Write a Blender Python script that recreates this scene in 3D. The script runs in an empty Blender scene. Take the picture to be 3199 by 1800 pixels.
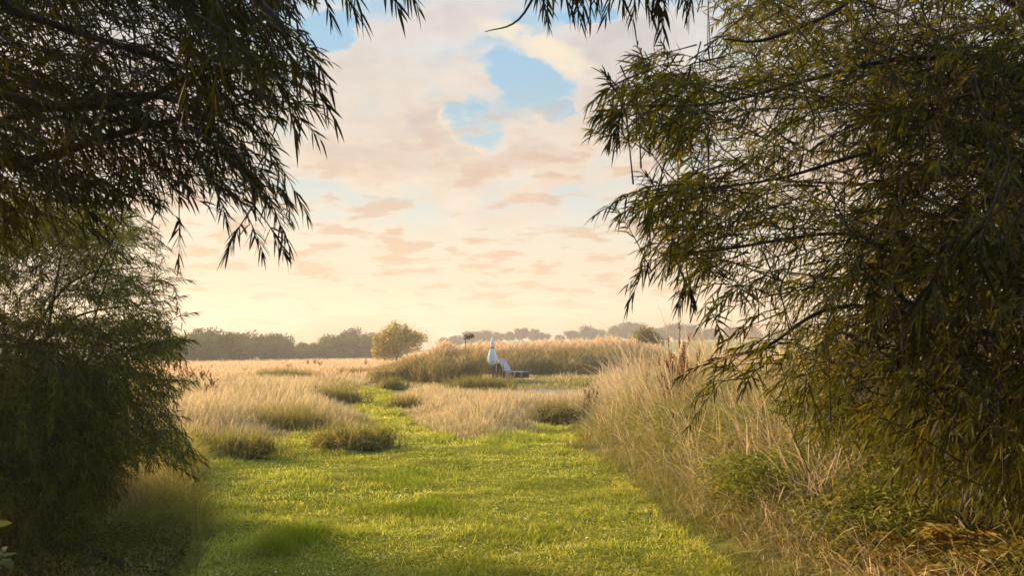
import bpy, math, random
import numpy as np
from mathutils import Vector, Matrix

R = math.radians
rng = np.random.default_rng(11)
random.seed(5)
sc = bpy.context.scene
COL = sc.collection

# ------------------------------------------------------------------ camera
CAM = np.array([0.0, 0.0, 1.6]); F = 2511.0; PITCH = math.atan(200 / F)
FWD = np.array([0, math.cos(PITCH), math.sin(PITCH)]); UP = np.array([0, -math.sin(PITCH), math.cos(PITCH)]); RT = np.array([1.0, 0, 0])
cd = bpy.data.cameras.new('camera'); cam = bpy.data.objects.new('camera', cd); COL.objects.link(cam)
cam.location = CAM; cam.rotation_euler = (R(90) + PITCH, 0, 0)
cd.sensor_width = 36; cd.lens = 36 * F / 3199; cd.clip_start = 0.05; cd.clip_end = 3000
sc.camera = cam

def ray(px, py):
    d = FWD + RT * ((px - 1599.5) / F) + UP * ((900 - py) / F)
    return d / np.linalg.norm(d)
def P(px, py, Y):
    d = ray(px, py); return CAM + d * (Y / d[1])
def rays_at(px, py, Y):
    d = FWD[None] + RT[None] * ((px - 1599.5) / F)[:, None] + UP[None] * ((900 - py) / F)[:, None]
    return CAM[None] + d * (Y / d[:, 1])[:, None]
def proj(p):
    r = p - CAM; z = np.maximum(r @ FWD, 1e-3)
    return 1599.5 + F * (r @ RT) / z, 900 - F * (r @ UP) / z

def lin(r, g, b):
    f = lambda c: (c / 255 / 12.92) if c / 255 < .04045 else ((c / 255 + .055) / 1.055) ** 2.4
    return (f(r), f(g), f(b))

# ------------------------------------------------------------------ sun, sky
SUN_AZ, SUN_EL = R(-58), R(20)
SUND = Vector((math.sin(SUN_AZ) * math.cos(SUN_EL), math.cos(SUN_AZ) * math.cos(SUN_EL), math.sin(SUN_EL)))
sl = bpy.data.lights.new('sun', 'SUN'); sun = bpy.data.objects.new('sun', sl); COL.objects.link(sun)
sl.energy = 5.0; sl.angle = R(2.5); sl.color = (1.0, .76, .49)
sun.rotation_euler = SUND.to_track_quat('Z', 'Y').to_euler(); sun.location = (-20, 20, 12)

sc.view_settings.view_transform = 'Standard'; sc.view_settings.look = 'None'
sc.view_settings.exposure = 1.22; sc.view_settings.gamma = 1.0; sc.view_settings.use_curve_mapping = False
cy = sc.cycles
cy.max_bounces = 8; cy.diffuse_bounces = 3; cy.glossy_bounces = 2; cy.transmission_bounces = 5; cy.volume_bounces = 1
cy.use_denoising = True
cy.filter_width = 1.6
cy.caustics_reflective = False; cy.caustics_refractive = False

world = bpy.data.worlds.new('World'); sc.world = world; world.use_nodes = True
wt = world.node_tree; wn = wt.nodes; wl = wt.links
wn.clear()
def link(tree, a, sock):
    if isinstance(a, (int, float)): sock.default_value = a
    elif isinstance(a, tuple): sock.default_value = a if len(a) == len(sock.default_value) else tuple(a) + (1,)
    else: tree.links.new(a, sock)
def mth(tree, op, a, b=None, c=None, clamp=False):
    n = tree.nodes.new('ShaderNodeMath'); n.operation = op; n.use_clamp = clamp
    for i, v in enumerate((a, b, c)):
        if v is not None: link(tree, v, n.inputs[i])
    return n.outputs[0]
def sstep(tree, v, lo, hi, a=0.0, b=1.0):
    n = tree.nodes.new('ShaderNodeMapRange'); n.interpolation_type = 'SMOOTHSTEP'
    link(tree, v, n.inputs[0])
    for i, x in enumerate((lo, hi, a, b)): link(tree, x, n.inputs[i + 1])
    return n.outputs[0]
def mixc(tree, f, a, b, mode='MIX'):
    n = tree.nodes.new('ShaderNodeMix'); n.data_type = 'RGBA'; n.blend_type = mode
    link(tree, f, n.inputs[0]); link(tree, a, n.inputs[6]); link(tree, b, n.inputs[7])
    return n.outputs[2]
def noise(tree, vec, scale, detail=6, rough=.55, dist=0.0, color=False):
    n = tree.nodes.new('ShaderNodeTexNoise')
    if vec is not None: link(tree, vec, n.inputs['Vector'])
    n.inputs['Scale'].default_value = scale; n.inputs['Detail'].default_value = detail
    n.inputs['Roughness'].default_value = rough; n.inputs['Distortion'].default_value = dist
    return n.outputs['Color' if color else 'Fac']
def ramp(tree, f, stops, interp='LINEAR'):
    n = tree.nodes.new('ShaderNodeValToRGB'); link(tree, f, n.inputs[0]); cr = n.color_ramp; cr.interpolation = interp
    while len(cr.elements) < len(stops): cr.elements.new(0.5)
    for e, (p, c) in zip(cr.elements, stops): e.position = p; e.color = tuple(c) + (1,)
    return n.outputs[0]
def comb(tree, x, y, z):
    n = tree.nodes.new('ShaderNodeCombineXYZ')
    for i, v in enumerate((x, y, z)): link(tree, v, n.inputs[i])
    return n.outputs[0]

tc = wn.new('ShaderNodeTexCoord')
sp = wn.new('ShaderNodeSeparateXYZ'); wl.new(tc.outputs['Generated'], sp.inputs[0])
dx, dy, dz = sp.outputs
M = lambda *a, **k: mth(wt, *a, **k)
zc = M('MAXIMUM', dz, 0.0)
# clear-sky colour by height above the horizon
ez = M('MULTIPLY', zc, 2.0, clamp=True)
def zpos(py): return min(1, 2 * ray(1500, py)[2])
clear = ramp(wt, ez, [(0.0, lin(226, 190, 152)), (zpos(1010), lin(234, 199, 158)), (zpos(965), lin(250, 225, 186)), (zpos(850), lin(246, 227, 200)),
                      (zpos(760), lin(240, 232, 208)), (zpos(670), lin(226, 231, 221)), (zpos(540), lin(204, 223, 227)), (zpos(330), lin(170, 208, 228)),
                      (zpos(80), lin(160, 206, 236)), (1.0, lin(150, 195, 235))])
# brighter and yellower toward the low sun
sd = wn.new('ShaderNodeVectorMath'); sd.operation = 'DOT_PRODUCT'
wl.new(tc.outputs['Generated'], sd.inputs[0]); sd.inputs[1].default_value = tuple(SUND)
toward = M('MAXIMUM', sd.outputs['Value'], 0.0)
glow = M('POWER', toward, 6.0)
lowf = sstep(wt, zc, 0.34, 0.03)
clear = mixc(wt, M('MULTIPLY', M('MULTIPLY', glow, lowf), .5, clamp=True), clear, lin(255, 230, 178))
# clouds on a high flat deck, so they crowd together toward the horizon
den = M('ADD', zc, 0.24)
qx = M('DIVIDE', dx, den); qy = M('DIVIDE', dy, den)
q = comb(wt, qx, qy, 0.0)
q_off = comb(wt, M('ADD', qx, -0.05), M('ADD', qy, 0.08), 0.0)
n1 = noise(wt, q, 1.9, 10, .6, .15)
n1b = noise(wt, q_off, 1.9, 10, .6, .15)
qs = comb(wt, M('MULTIPLY', qx, .75), qy, 3.3)
n2 = noise(wt, qs, 8.5, 8, .6, .15)
n3 = noise(wt, qs, 1.5, 4, .5)
# named patches of the sky, as world directions (tangent of azimuth, tangent of height)
wob = noise(wt, q, 2.6, 8, .64, color=True)
ws = wn.new('ShaderNodeSeparateXYZ'); wl.new(wob, ws.inputs[0])
yy = M('MAXIMUM', dy, 0.05)
tu = M('ADD', M('DIVIDE', dx, yy), M('MULTIPLY_ADD', ws.outputs[0], .16, -.08))
tw = M('ADD', M('DIVIDE', dz, yy), M('MULTIPLY_ADD', ws.outputs[1], .12, -.06))
def blob(px, py, rx, ry, ang=0, soft=1.0):
    d = ray(px, py); u0, w0 = d[0] / d[1], d[2] / d[1]; c, s = math.cos(R(ang)), math.sin(R(ang))
    du = M('ADD', tu, -u0); dw = M('ADD', tw, -w0)
    a = M('DIVIDE', M('ADD', M('MULTIPLY', du, c), M('MULTIPLY', dw, s)), rx / F)
    b = M('DIVIDE', M('ADD', M('MULTIPLY', du, -s), M('MULTIPLY', dw, c)), ry / F)
    r2 = M('ADD', M('MULTIPLY', a, a), M('MULTIPLY', b, b))
    return M('MULTIPLY', sstep(wt, r2, 1.0 + .6 * soft, max(0.0, 1.0 - .8 * soft)), sstep(wt, dy, 0.0, .2))
holes = M('MAXIMUM', blob(1620, 265, 150, 62, -14, 1.2), blob(1480, 395, 95, 62, -35, 1.2))
holes = M('MAXIMUM', holes, blob(1745, 330, 36, 40))
holes = M('MAXIMUM', holes, blob(1050, 80, 90, 70))
holes = M('MAXIMUM', holes, blob(1840, 70, 80, 36))
masses = M('MAXIMUM', M('MAXIMUM', blob(1200, 320, 330, 260, 20), blob(2000, 330, 300, 300)), M('MAXIMUM', blob(2600, 300, 700, 420), blob(350, 250, 560, 330)))
masses = M('MAXIMUM', masses, blob(1600, 520, 330, 110, 5))
masses = M('MAXIMUM', masses, blob(1400, 90, 240, 95, 15))
bias = M('SUBTRACT', M('MULTIPLY', masses, .17), M('MULTIPLY', holes, .27))
cov = sstep(wt, M('ADD', n1, bias), .42, .66)
band = M('MULTIPLY', sstep(wt, zc, .34, .25), sstep(wt, zc, .03, .07))
cov2 = M('MULTIPLY', sstep(wt, M('ADD', n2, M('MULTIPLY_ADD', n3, .6, -.30)), .42, .61), band)
lit = sstep(wt, M('SUBTRACT', n1, n1b), -.03, .09)
core = sstep(wt, M('ADD', n1, bias), .56, .78)
shade_c = ramp(wt, ez, [(0.0, lin(236, 204, 170)), (zpos(850), lin(242, 208, 172)), (zpos(600), lin(234, 203, 178)), (zpos(430), lin(213, 197, 189)), (zpos(230), lin(201, 194, 197)), (1.0, lin(190, 188, 200))])
edge_c = ramp(wt, ez, [(0.0, lin(250, 226, 188)), (zpos(700), lin(250, 234, 212)), (zpos(400), lin(250, 230, 208)), (zpos(150), lin(244, 234, 222)), (1.0, lin(235, 230, 230))])
cl = mixc(wt, M('MULTIPLY', core, .9), edge_c, shade_c)
cl = mixc(wt, M('MULTIPLY', lit, M('SUBTRACT', .75, M('MULTIPLY', core, .5))), cl, edge_c)
fine = noise(wt, q, 8, 7, .62)
cl = mixc(wt, 1.0, cl, ramp(wt, fine, [(.3, (.90, .88, .88)), (.7, (1.06, 1.05, 1.04))]), 'MULTIPLY')
sky = mixc(wt, M('MULTIPLY', cov, .93), clear, cl)
sky = mixc(wt, M('MULTIPLY', cov2, .78), sky, mixc(wt, sstep(wt, n2, .47, .60), edge_c, ramp(wt, ez, [(0, lin(232, 194, 152)), (zpos(850), lin(234, 196, 160)), (zpos(600), lin(226, 194, 170)), (1, lin(214, 198, 194))])))
# the bright cream cloud at the edge of the blue gap, and a small wisp below it
puff = M('MULTIPLY', M('MAXIMUM', blob(1700, 175, 215, 42, -24), blob(1435, 368, 60, 22, 8)), sstep(wt, noise(wt, q, 4.5, 8, .62), .38, .56))
sky = mixc(wt, M('MULTIPLY', puff, .95), sky, lin(255, 240, 212))
rosy = blob(1750, 640, 240, 70, 5, 1.2)
sky = mixc(wt, M('MULTIPLY', M('MULTIPLY', rosy, cov), .55), sky, lin(253, 214, 184))
# a bright hazy glow round the sun, beyond the left of the view, and an overhead sky raised to light the ground
corona = M('ADD', M('MULTIPLY', M('POWER', toward, 24.0), 1.5), M('MULTIPLY', M('POWER', toward, 5.0), .012))
nis = wn.new('ShaderNodeTexSky'); nis.sky_type = 'NISHITA'; nis.sun_disc = False
nis.sun_elevation = SUN_EL; nis.sun_rotation = SUN_AZ; nis.air_density = 1.2; nis.dust_density = 2.5
add1 = wn.new('ShaderNodeVectorMath'); add1.operation = 'SCALE'; wl.new(nis.outputs[0], add1.inputs[0]); add1.inputs['Scale'].default_value = .012
sc1 = mixc(wt, 1.0, (1, 1, 1, 1), add1.outputs[0])
tot = mixc(wt, 1.0, mixc(wt, .06, sky, sc1, 'ADD'), (0, 0, 0, 1), 'ADD')
glc = wn.new('ShaderNodeVectorMath'); glc.operation = 'SCALE'; glc.inputs[0].default_value = (1.0, .82, .5); wl.new(corona, glc.inputs['Scale'])
tot = mixc(wt, 1.0, tot, glc.outputs[0], 'ADD')
# below the horizon: the light of the land
tot = mixc(wt, sstep(wt, dz, -.02, -.08), tot, (.22, .17, .09, 1))
lvl = wn.new('ShaderNodeVectorMath'); lvl.operation = 'SCALE'; wl.new(tot, lvl.inputs[0]); wl.new(sstep(wt, dz, .42, .75, .40, 1.1), lvl.inputs['Scale'])  # level climbs overhead, above the view, to add light on the ground
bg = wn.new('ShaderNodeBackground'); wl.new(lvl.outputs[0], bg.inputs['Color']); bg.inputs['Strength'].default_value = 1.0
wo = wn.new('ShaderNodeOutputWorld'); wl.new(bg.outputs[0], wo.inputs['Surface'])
world.cycles.sampling_method = 'MANUAL'; world.cycles.sample_map_resolution = 512

# ------------------------------------------------------------------ helpers: tags, meshes
def tag(o, label=None, cat=None, group=None, kind=None):
    if label: o['label'] = label
    if cat: o['category'] = cat
    if group: o['group'] = group
    if kind: o['kind'] = kind
    return o
def empty(name, loc=(0, 0, 0), rz=0.0):
    o = bpy.data.objects.new(name, None); COL.objects.link(o); o.location = loc; o.rotation_euler = (0, 0, rz)
    o.empty_display_size = .2
    return o
def copy_tree(src, loc, rz=0.0, s=1.0):
    c = src.copy(); COL.objects.link(c); c.location = loc; c.rotation_euler = (0, 0, rz); c.scale = (s, s, s) if not isinstance(s, tuple) else s
    for ch in src.children:
        d = ch.copy(); COL.objects.link(d); d.parent = c
    return c
class Geo:
    def __init__(s): s.V = []; s.Q = []; s.T = []; s.C = []; s.n = 0
    def add(s, V, Q=None, T=None, C=None):
        V = np.asarray(V, float).reshape(-1, 3); s.V.append(V)
        if Q is not None and len(Q): s.Q.append(np.asarray(Q, np.int64).reshape(-1, 4) + s.n)
        if T is not None and len(T): s.T.append(np.asarray(T, np.int64).reshape(-1, 3) + s.n)
        if C is None: C = np.ones((len(V), 3))
        C = np.asarray(C, float)
        if C.ndim == 1: C = np.repeat(C[None], len(V), 0)
        s.C.append(C); s.n += len(V)
    def box(s, c, size, rot=None, C=None):
        x = np.array([[-1, -1, -1], [1, -1, -1], [1, 1, -1], [-1, 1, -1], [-1, -1, 1], [1, -1, 1], [1, 1, 1], [-1, 1, 1]]) * .5 * np.array(size)
        if rot is not None: x = x @ np.array(rot).T
        s.add(x + np.array(c), Q=[[0, 3, 2, 1], [4, 5, 6, 7], [0, 1, 5, 4], [1, 2, 6, 5], [2, 3, 7, 6], [3, 0, 4, 7]], C=C)
    def tube(s, pts, rad, n=7, C=None):
        pts = np.asarray(pts, float); K = len(pts); rad = np.broadcast_to(np.asarray(rad, float), (K,))
        t = np.gradient(pts, axis=0); t /= np.linalg.norm(t, axis=1)[:, None] + 1e-9
        a = np.cross(t, np.array([.31, .17, .93])); a /= np.linalg.norm(a, axis=1)[:, None] + 1e-9
        b = np.cross(t, a); th = np.arange(n) * 2 * np.pi / n
        V = pts[:, None] + rad[:, None, None] * (a[:, None] * np.cos(th)[None, :, None] + b[:, None] * np.sin(th)[None, :, None])
        i = np.arange(K - 1)[:, None] * n; j = np.arange(n)[None]; j2 = (j + 1) % n
        Q = np.stack([i + j, i + j2, i + n + j2, i + n + j], -1).reshape(-1, 4)
        s.add(V.reshape(-1, 3), Q=Q, C=C)
    def build(s, name, mat, parent=None, smooth=False):
        V = np.concatenate(s.V) if s.V else np.zeros((0, 3)); C = np.concatenate(s.C)
        Q = np.concatenate(s.Q) if s.Q else np.zeros((0, 4), np.int64); T = np.concatenate(s.T) if s.T else np.zeros((0, 3), np.int64)
        me = bpy.data.meshes.new(name); me.vertices.add(len(V)); me.vertices.foreach_set('co', V.astype(np.float32).ravel())
        nl = len(Q) * 4 + len(T) * 3; me.loops.add(nl)
        me.loops.foreach_set('vertex_index', np.concatenate([Q.ravel(), T.ravel()]).astype(np.int32))
        npol = len(Q) + len(T); me.polygons.add(npol)
        ls = np.concatenate([np.arange(len(Q)) * 4, len(Q) * 4 + np.arange(len(T)) * 3]).astype(np.int32)
        me.polygons.foreach_set('loop_start', ls)
        me.polygons.foreach_set('loop_total', np.concatenate([np.full(len(Q), 4), np.full(len(T), 3)]).astype(np.int32))
        if smooth: me.polygons.foreach_set('use_smooth', np.ones(npol, bool))
        me.update(calc_edges=True)
        at = me.color_attributes.new('tint', 'FLOAT_COLOR', 'POINT')
        at.data.foreach_set('color', np.concatenate([C, np.ones((len(C), 1))], 1).astype(np.float32).ravel())
        me.materials.append(mat)
        o = bpy.data.objects.new(name, me); COL.objects.link(o)
        if parent: o.parent = parent
        return o

def norm(v): return v / (np.linalg.norm(v, axis=-1, keepdims=True) + 1e-9)
def smooth(x, a, b):
    t = np.clip((x - a) / (b - a), 0, 1); return t * t * (3 - 2 * t)
_lat = rng.random((256, 256))
def vnoise(x, y, s=1.0, o=0):
    x = x * s + 17.3 * o + 1000; y = y * s + 9.1 * o + 1000
    xi = np.floor(x).astype(int); yi = np.floor(y).astype(int); fx = x - xi; fy = y - yi
    fx = fx * fx * (3 - 2 * fx); fy = fy * fy * (3 - 2 * fy)
    g = lambda a, b: _lat[a % 256, b % 256]
    return (g(xi, yi) * (1 - fx) + g(xi + 1, yi) * fx) * (1 - fy) + (g(xi, yi + 1) * (1 - fx) + g(xi + 1, yi + 1) * fx) * fy
def fb(x, y, s=1.0, o=0): return (vnoise(x, y, s, o) * .55 + vnoise(x, y, s * 2.3, o + 3) * .3 + vnoise(x, y, s * 5.1, o + 7) * .15)
def inpoly(x, y, poly):
    poly = np.asarray(poly, float); r = np.zeros(np.shape(x), bool); n = len(poly)
    for i in range(n):
        x0, y0 = poly[i]; x1, y1 = poly[(i + 1) % n]
        if y0 == y1: continue
        c = ((y0 > y) != (y1 > y)) & (x < (x1 - x0) * (y - y0) / (y1 - y0) + x0); r ^= c
    return r
def inlawn(x, y):
    return inpoly(x + .55 * (vnoise(x, y, .9, 21) - .5) + .16 * (vnoise(x, y, 3.7, 22) - .5), y + .4 * (vnoise(x, y, 1.1, 23) - .5), LAWN)
def pdist(x, y, poly):
    poly = np.asarray(poly, float); d = np.full(np.shape(x), 1e9); n = len(poly)
    for i in range(n):
        a = poly[i]; b = poly[(i + 1) % n]; e = b - a; t = np.clip(((x - a[0]) * e[0] + (y - a[1]) * e[1]) / (e @ e + 1e-12), 0, 1)
        d = np.minimum(d, np.hypot(x - a[0] - e[0] * t, y - a[1] - e[1] * t))
    return d

# ------------------------------------------------------------------ materials
def mat(name):
    m = bpy.data.materials.new(name); m.use_nodes = True; t = m.node_tree; t.nodes.clear()
    out = t.nodes.new('ShaderNodeOutputMaterial'); return m, t, out
def foliage(name, trans=.4, tcol=(1, 1, 1), gloss=.0, rough=.5, vary=.25, nscale=3.0):
    m, t, out = mat(name)
    at = t.nodes.new('ShaderNodeAttribute'); at.attribute_name = 'tint'
    geo = t.nodes.new('ShaderNodeNewGeometry')
    v = noise(t, geo.outputs['Position'], nscale, 3)
    c = mixc(t, 1.0, at.outputs['Color'], ramp(t, v, [(.3, (1 - vary,) * 3), (.7, (1 + vary,) * 3)]), 'MULTIPLY')
    d = t.nodes.new('ShaderNodeBsdfDiffuse'); t.links.new(c, d.inputs[0])
    tr = t.nodes.new('ShaderNodeBsdfTranslucent'); t.links.new(mixc(t, 1.0, c, tuple(tcol) + (1,), 'MULTIPLY'), tr.inputs[0])
    mx = t.nodes.new('ShaderNodeMixShader'); mx.inputs[0].default_value = trans
    t.links.new(d.outputs[0], mx.inputs[1]); t.links.new(tr.outputs[0], mx.inputs[2]); s = mx.outputs[0]
    if gloss:
        g = t.nodes.new('ShaderNodeBsdfGlossy'); g.inputs['Roughness'].default_value = rough; g.inputs['Color'].default_value = (1, 1, 1, 1)
        m2 = t.nodes.new('ShaderNodeMixShader'); m2.inputs[0].default_value = gloss
        t.links.new(s, m2.inputs[1]); t.links.new(g.outputs[0], m2.inputs[2]); s = m2.outputs[0]
    t.links.new(s, out.inputs['Surface']); return m
def solid(name, c1, c2, scale=8, rough=.85, stretch=(1, 1, 1), bump=.0, tint=False, spec=.3):
    m, t, out = mat(name); b = t.nodes.new('ShaderNodeBsdfPrincipled')
    tcn = t.nodes.new('ShaderNodeTexCoord'); mp = t.nodes.new('ShaderNodeMapping'); mp.inputs['Scale'].default_value = stretch
    t.links.new(tcn.outputs['Object'], mp.inputs[0])
    n = noise(t, mp.outputs[0], scale, 8, .6)
    c = ramp(t, n, [(.3, c1), (.7, c2)])
    if tint:
        at = t.nodes.new('ShaderNodeAttribute'); at.attribute_name = 'tint'; c = mixc(t, 1.0, c, at.outputs['Color'], 'MULTIPLY')
    t.links.new(c, b.inputs['Base Color']); b.inputs['Roughness'].default_value = rough; b.inputs['Specular IOR Level'].default_value = spec
    if bump:
        bp = t.nodes.new('ShaderNodeBump'); bp.inputs['Strength'].default_value = bump; bp.inputs['Distance'].default_value = .02
        t.links.new(n, bp.inputs['Height']); t.links.new(bp.outputs[0], b.inputs['Normal'])
    t.links.new(b.outputs[0], out.inputs['Surface']); return m
M_WILLOW = foliage('willow_leaf', .45, (1.7, 1.6, .30), .008, .4)
M_LAWN = foliage('lawn_blade', .45, (1.25, 1.2, .6), .0, .5, .22, 1.3)
M_STRAW = foliage('straw', .45, (1.15, 1.0, .8), 0, .5, .15, 1.0)
M_LEAF = foliage('shrub_leaf', .35, (1.5, 1.35, .5), .006, .5)
M_REED = foliage('reed', .4, (1.15, 1.0, .8), 0, .5, .15, .8)
M_FARLEAF = foliage('far_leaf', .25, (1.3, 1.2, .7), 0, .5, .2, .25)
M_DOCK = foliage('dock_seed', .3, (1.2, .9, .7), 0, .5, .2, 8)
M_BARK = solid('bark', (.018, .012, .008), (.06, .042, .028), 14, .9, (1, 1, .25), .5)
M_GREYBARK = solid('grey_bark', (.05, .038, .028), (.12, .09, .065), 6, .9, (1, 1, .3), .4)
M_MOSS = solid('mossy_bark', (.03, .022, .014), (.075, .085, .02), 9, .95, (1, 1, 1), .6)
M_DARKWOOD = solid('dark_wood', (.008, .006, .006), (.022, .016, .015), 6, .8, (1, 1, 6), .2, True)
M_GREYWOOD = solid('grey_wood', (.05, .043, .04), (.11, .10, .09), 7, .8, (1, 6, 6), .2, True)
M_PALEWOOD = solid('pale_weathered_wood', (.20, .21, .23), (.42, .43, .45), 7, .7, (1, 5, 5), .2, True)
M_BLUEWOOD = solid('pale_blue_paint', (.42, .52, .58), (.62, .70, .74), 5, .6, (1, 1, .4), .15, True)
M_SLOT = solid('slot_dark', (.01, .01, .012), (.03, .03, .03), 5, .9)
M_GRAVEL = solid('gravel', (.06, .048, .042), (.20, .165, .15), 9, .95, (1, 1, 1), .8)

def ground_mat():
    m, t, out = mat('ground_soil'); b = t.nodes.new('ShaderNodeBsdfDiffuse')
    at = t.nodes.new('ShaderNodeAttribute'); at.attribute_name = 'tint'; g = t.nodes.new('ShaderNodeNewGeometry')
    n = noise(t, g.outputs['Position'], .35, 8, .65); n2 = noise(t, g.outputs['Position'], 9, 5, .6)
    c = mixc(t, 1.0, at.outputs['Color'], ramp(t, n, [(.3, (.72, .76, .7)), (.7, (1.25, 1.2, 1.2))]), 'MULTIPLY')
    c = mixc(t, 1.0, c, ramp(t, n2, [(.3, (.65, .65, .65)), (.7, (1.25, 1.25, 1.25))]), 'MULTIPLY')
    t.links.new(c, b.inputs[0]); t.links.new(b.outputs[0], out.inputs['Surface']); return m
M_GROUND = ground_mat()

# ------------------------------------------------------------------ terrain
LAWN = [(-1.7, 3.2), (-2.0, 5.0), (-2.45, 6.6), (-3.1, 8.2), (-3.9, 10), (-4.6, 11.7), (-4.75, 12.4), (-4.0, 13.7), (-4.15, 14.8), (-4.35, 16.2), (-3.6, 15.6), (-3.3, 14.7),
        (-2.3, 15.0), (-2.65, 17.0), (-3.4, 20), (-4.05, 22), (-4.95, 26), (-5.9, 31), (-6.6, 36), (-5.4, 36), (-4.85, 32), (-3.95, 26.5), (-3.15, 22.3), (-2.3, 18.6),
        (-1.9, 16.8), (-1.45, 15.5), (-.87, 14.6), (0, 14.8), (.55, 16.4), (.95, 18.5), (1.25, 18.9), (1.46, 17.5), (1.07, 13.4), (1.4, 10), (1.54, 7.7), (1.62, 6.1), (1.75, 4.5), (1.9, 3.2)]
PATCH = [(-1.95, 17.2), (-1.45, 15.5), (-.87, 14.6), (0, 14.8), (.55, 16.4), (.95, 18.5), (1.9, 20.5), (2.2, 22.5), (.5, 22.3), (-1.2, 23.5), (-2.6, 27.5), (-4.5, 30), (-3.2, 22.5)]
GRAVEL = [(-.6, 28.5), (1.0, 27.6), (2.6, 28.5), (3.2, 31), (2.8, 34), (1.2, 35), (-.1, 33.2), (-.9, 30.5)]
def xr(y): return np.interp(y, [3, 4.5, 6.1, 7.7, 10, 13.4, 17.5, 22, 30, 38], [1.9, 1.75, 1.62, 1.54, 1.4, 1.07, 1.46, 2.2, 2.6, 4.2])
def gz(x, y):
    x = np.asarray(x, float); y = np.asarray(y, float)
    z = .10 * (fb(x, y, .55, 2) - .5) + .10 * (fb(x, y * 1.3, 1.5, 4) - .5)
    z = z * smooth(y, 0, 3) + .55 * smooth(x - xr(y), .1, 2.6) * smooth(y, 4, 9) * (1 - smooth(y, 26, 36))
    z = z + .45 * (fb(x, y, .8, 91) - .45) * smooth(x - xr(y), .3, 1.3) * smooth(y, 4.5, 7) * (1 - smooth(y, 20, 28))
    z = z + 6.0 * smooth(y, 150, 330) * smooth(x, -70, 10) + 1.0 * (fb(x, y, .012, 1) - .5) * smooth(y, 150, 260)
    return z
def gz1(x, y): return float(gz(np.array([x]), np.array([y]))[0])
def gpt(px, py):
    d = ray(px, py); t = -1.6 / d[2]; p = CAM + d * t; return float(p[0]), float(p[1])

def axis(lo, hi, near, n):
    u = np.linspace(-1, 1, n); k = 4.2; s = np.sinh(k * u) / np.sinh(k)
    return np.where(s < 0, near + s * (near - lo), near + s * (hi - near))
gx = axis(-400, 400, 0, 221); gy = axis(-60, 430, 12, 261)
XX, YY = np.meshgrid(gx, gy)
ZZ = gz(XX, YY)
inl = inpoly(XX, YY, LAWN); dl = pdist(XX, YY, LAWN)
lawn_c = np.array([.12, .12, .014]); meadow_c = np.array([.20, .15, .07]); far_c = np.array([.36, .26, .15]); green_far = np.array([.16, .17, .07]); shaded_soil = np.array([.035, .028, .012])
w = np.where(inl, 1, np.exp(-dl / .5))[..., None]
Cg = meadow_c * (1 - smooth(YY, 30, 60))[..., None] + far_c * smooth(YY, 30, 60)[..., None]
gf = (smooth(YY, 190, 230) )[..., None]; Cg = Cg * (1 - gf) + green_far * gf
Cg = Cg * (1 - w) + lawn_c * w
sh = (smooth(-XX - 2.2, 0, 1.2) * (1 - smooth(YY, 8, 12)))[..., None]; Cg = Cg * (1 - sh) + shaded_soil * sh  # shade under the left willow put into the ground colour
sh = (smooth(XX - xr(YY), .5, 1.2) * (1 - smooth(YY, 16, 24)))[..., None]; Cg = Cg * (1 - sh) + shaded_soil * sh  # dark thatch on the bank, with the shade of its hollows coloured in
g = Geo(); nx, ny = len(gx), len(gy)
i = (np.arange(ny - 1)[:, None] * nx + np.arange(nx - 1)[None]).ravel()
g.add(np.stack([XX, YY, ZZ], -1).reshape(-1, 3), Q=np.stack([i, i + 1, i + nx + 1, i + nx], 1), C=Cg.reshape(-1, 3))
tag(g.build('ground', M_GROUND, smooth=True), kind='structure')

def sheet(name, poly, step, lift, material, c):
    poly = np.array(poly); x0, y0 = poly.min(0) - step; x1, y1 = poly.max(0) + step
    xs = np.arange(x0, x1, step); ys = np.arange(y0, y1, step); X, Y = np.meshgrid(xs, ys)
    cx, cyy = np.meshgrid((xs[1:] + xs[:-1]) / 2, (ys[1:] + ys[:-1]) / 2)
    m = (inpoly(cx, cyy, poly) & (pdist(cx, cyy, poly) > step * 1.6)).ravel(); n = len(xs)
    i = (np.arange(len(ys) - 1)[:, None] * n + np.arange(n - 1)[None]).ravel()[m]
    g = Geo(); g.add(np.stack([X, Y, gz(X, Y) + lift], -1).reshape(-1, 3), Q=np.stack([i, i + 1, i + n + 1, i + n], 1), C=c)
    return tag(g.build(name, material, smooth=True), kind='structure')
sheet('lawn_ground', LAWN, .12, .005, M_GROUND, np.array([.12, .12, .014]))
sheet('gravel_ground', GRAVEL, .25, .02, M_GRAVEL, np.ones(3))

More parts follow.
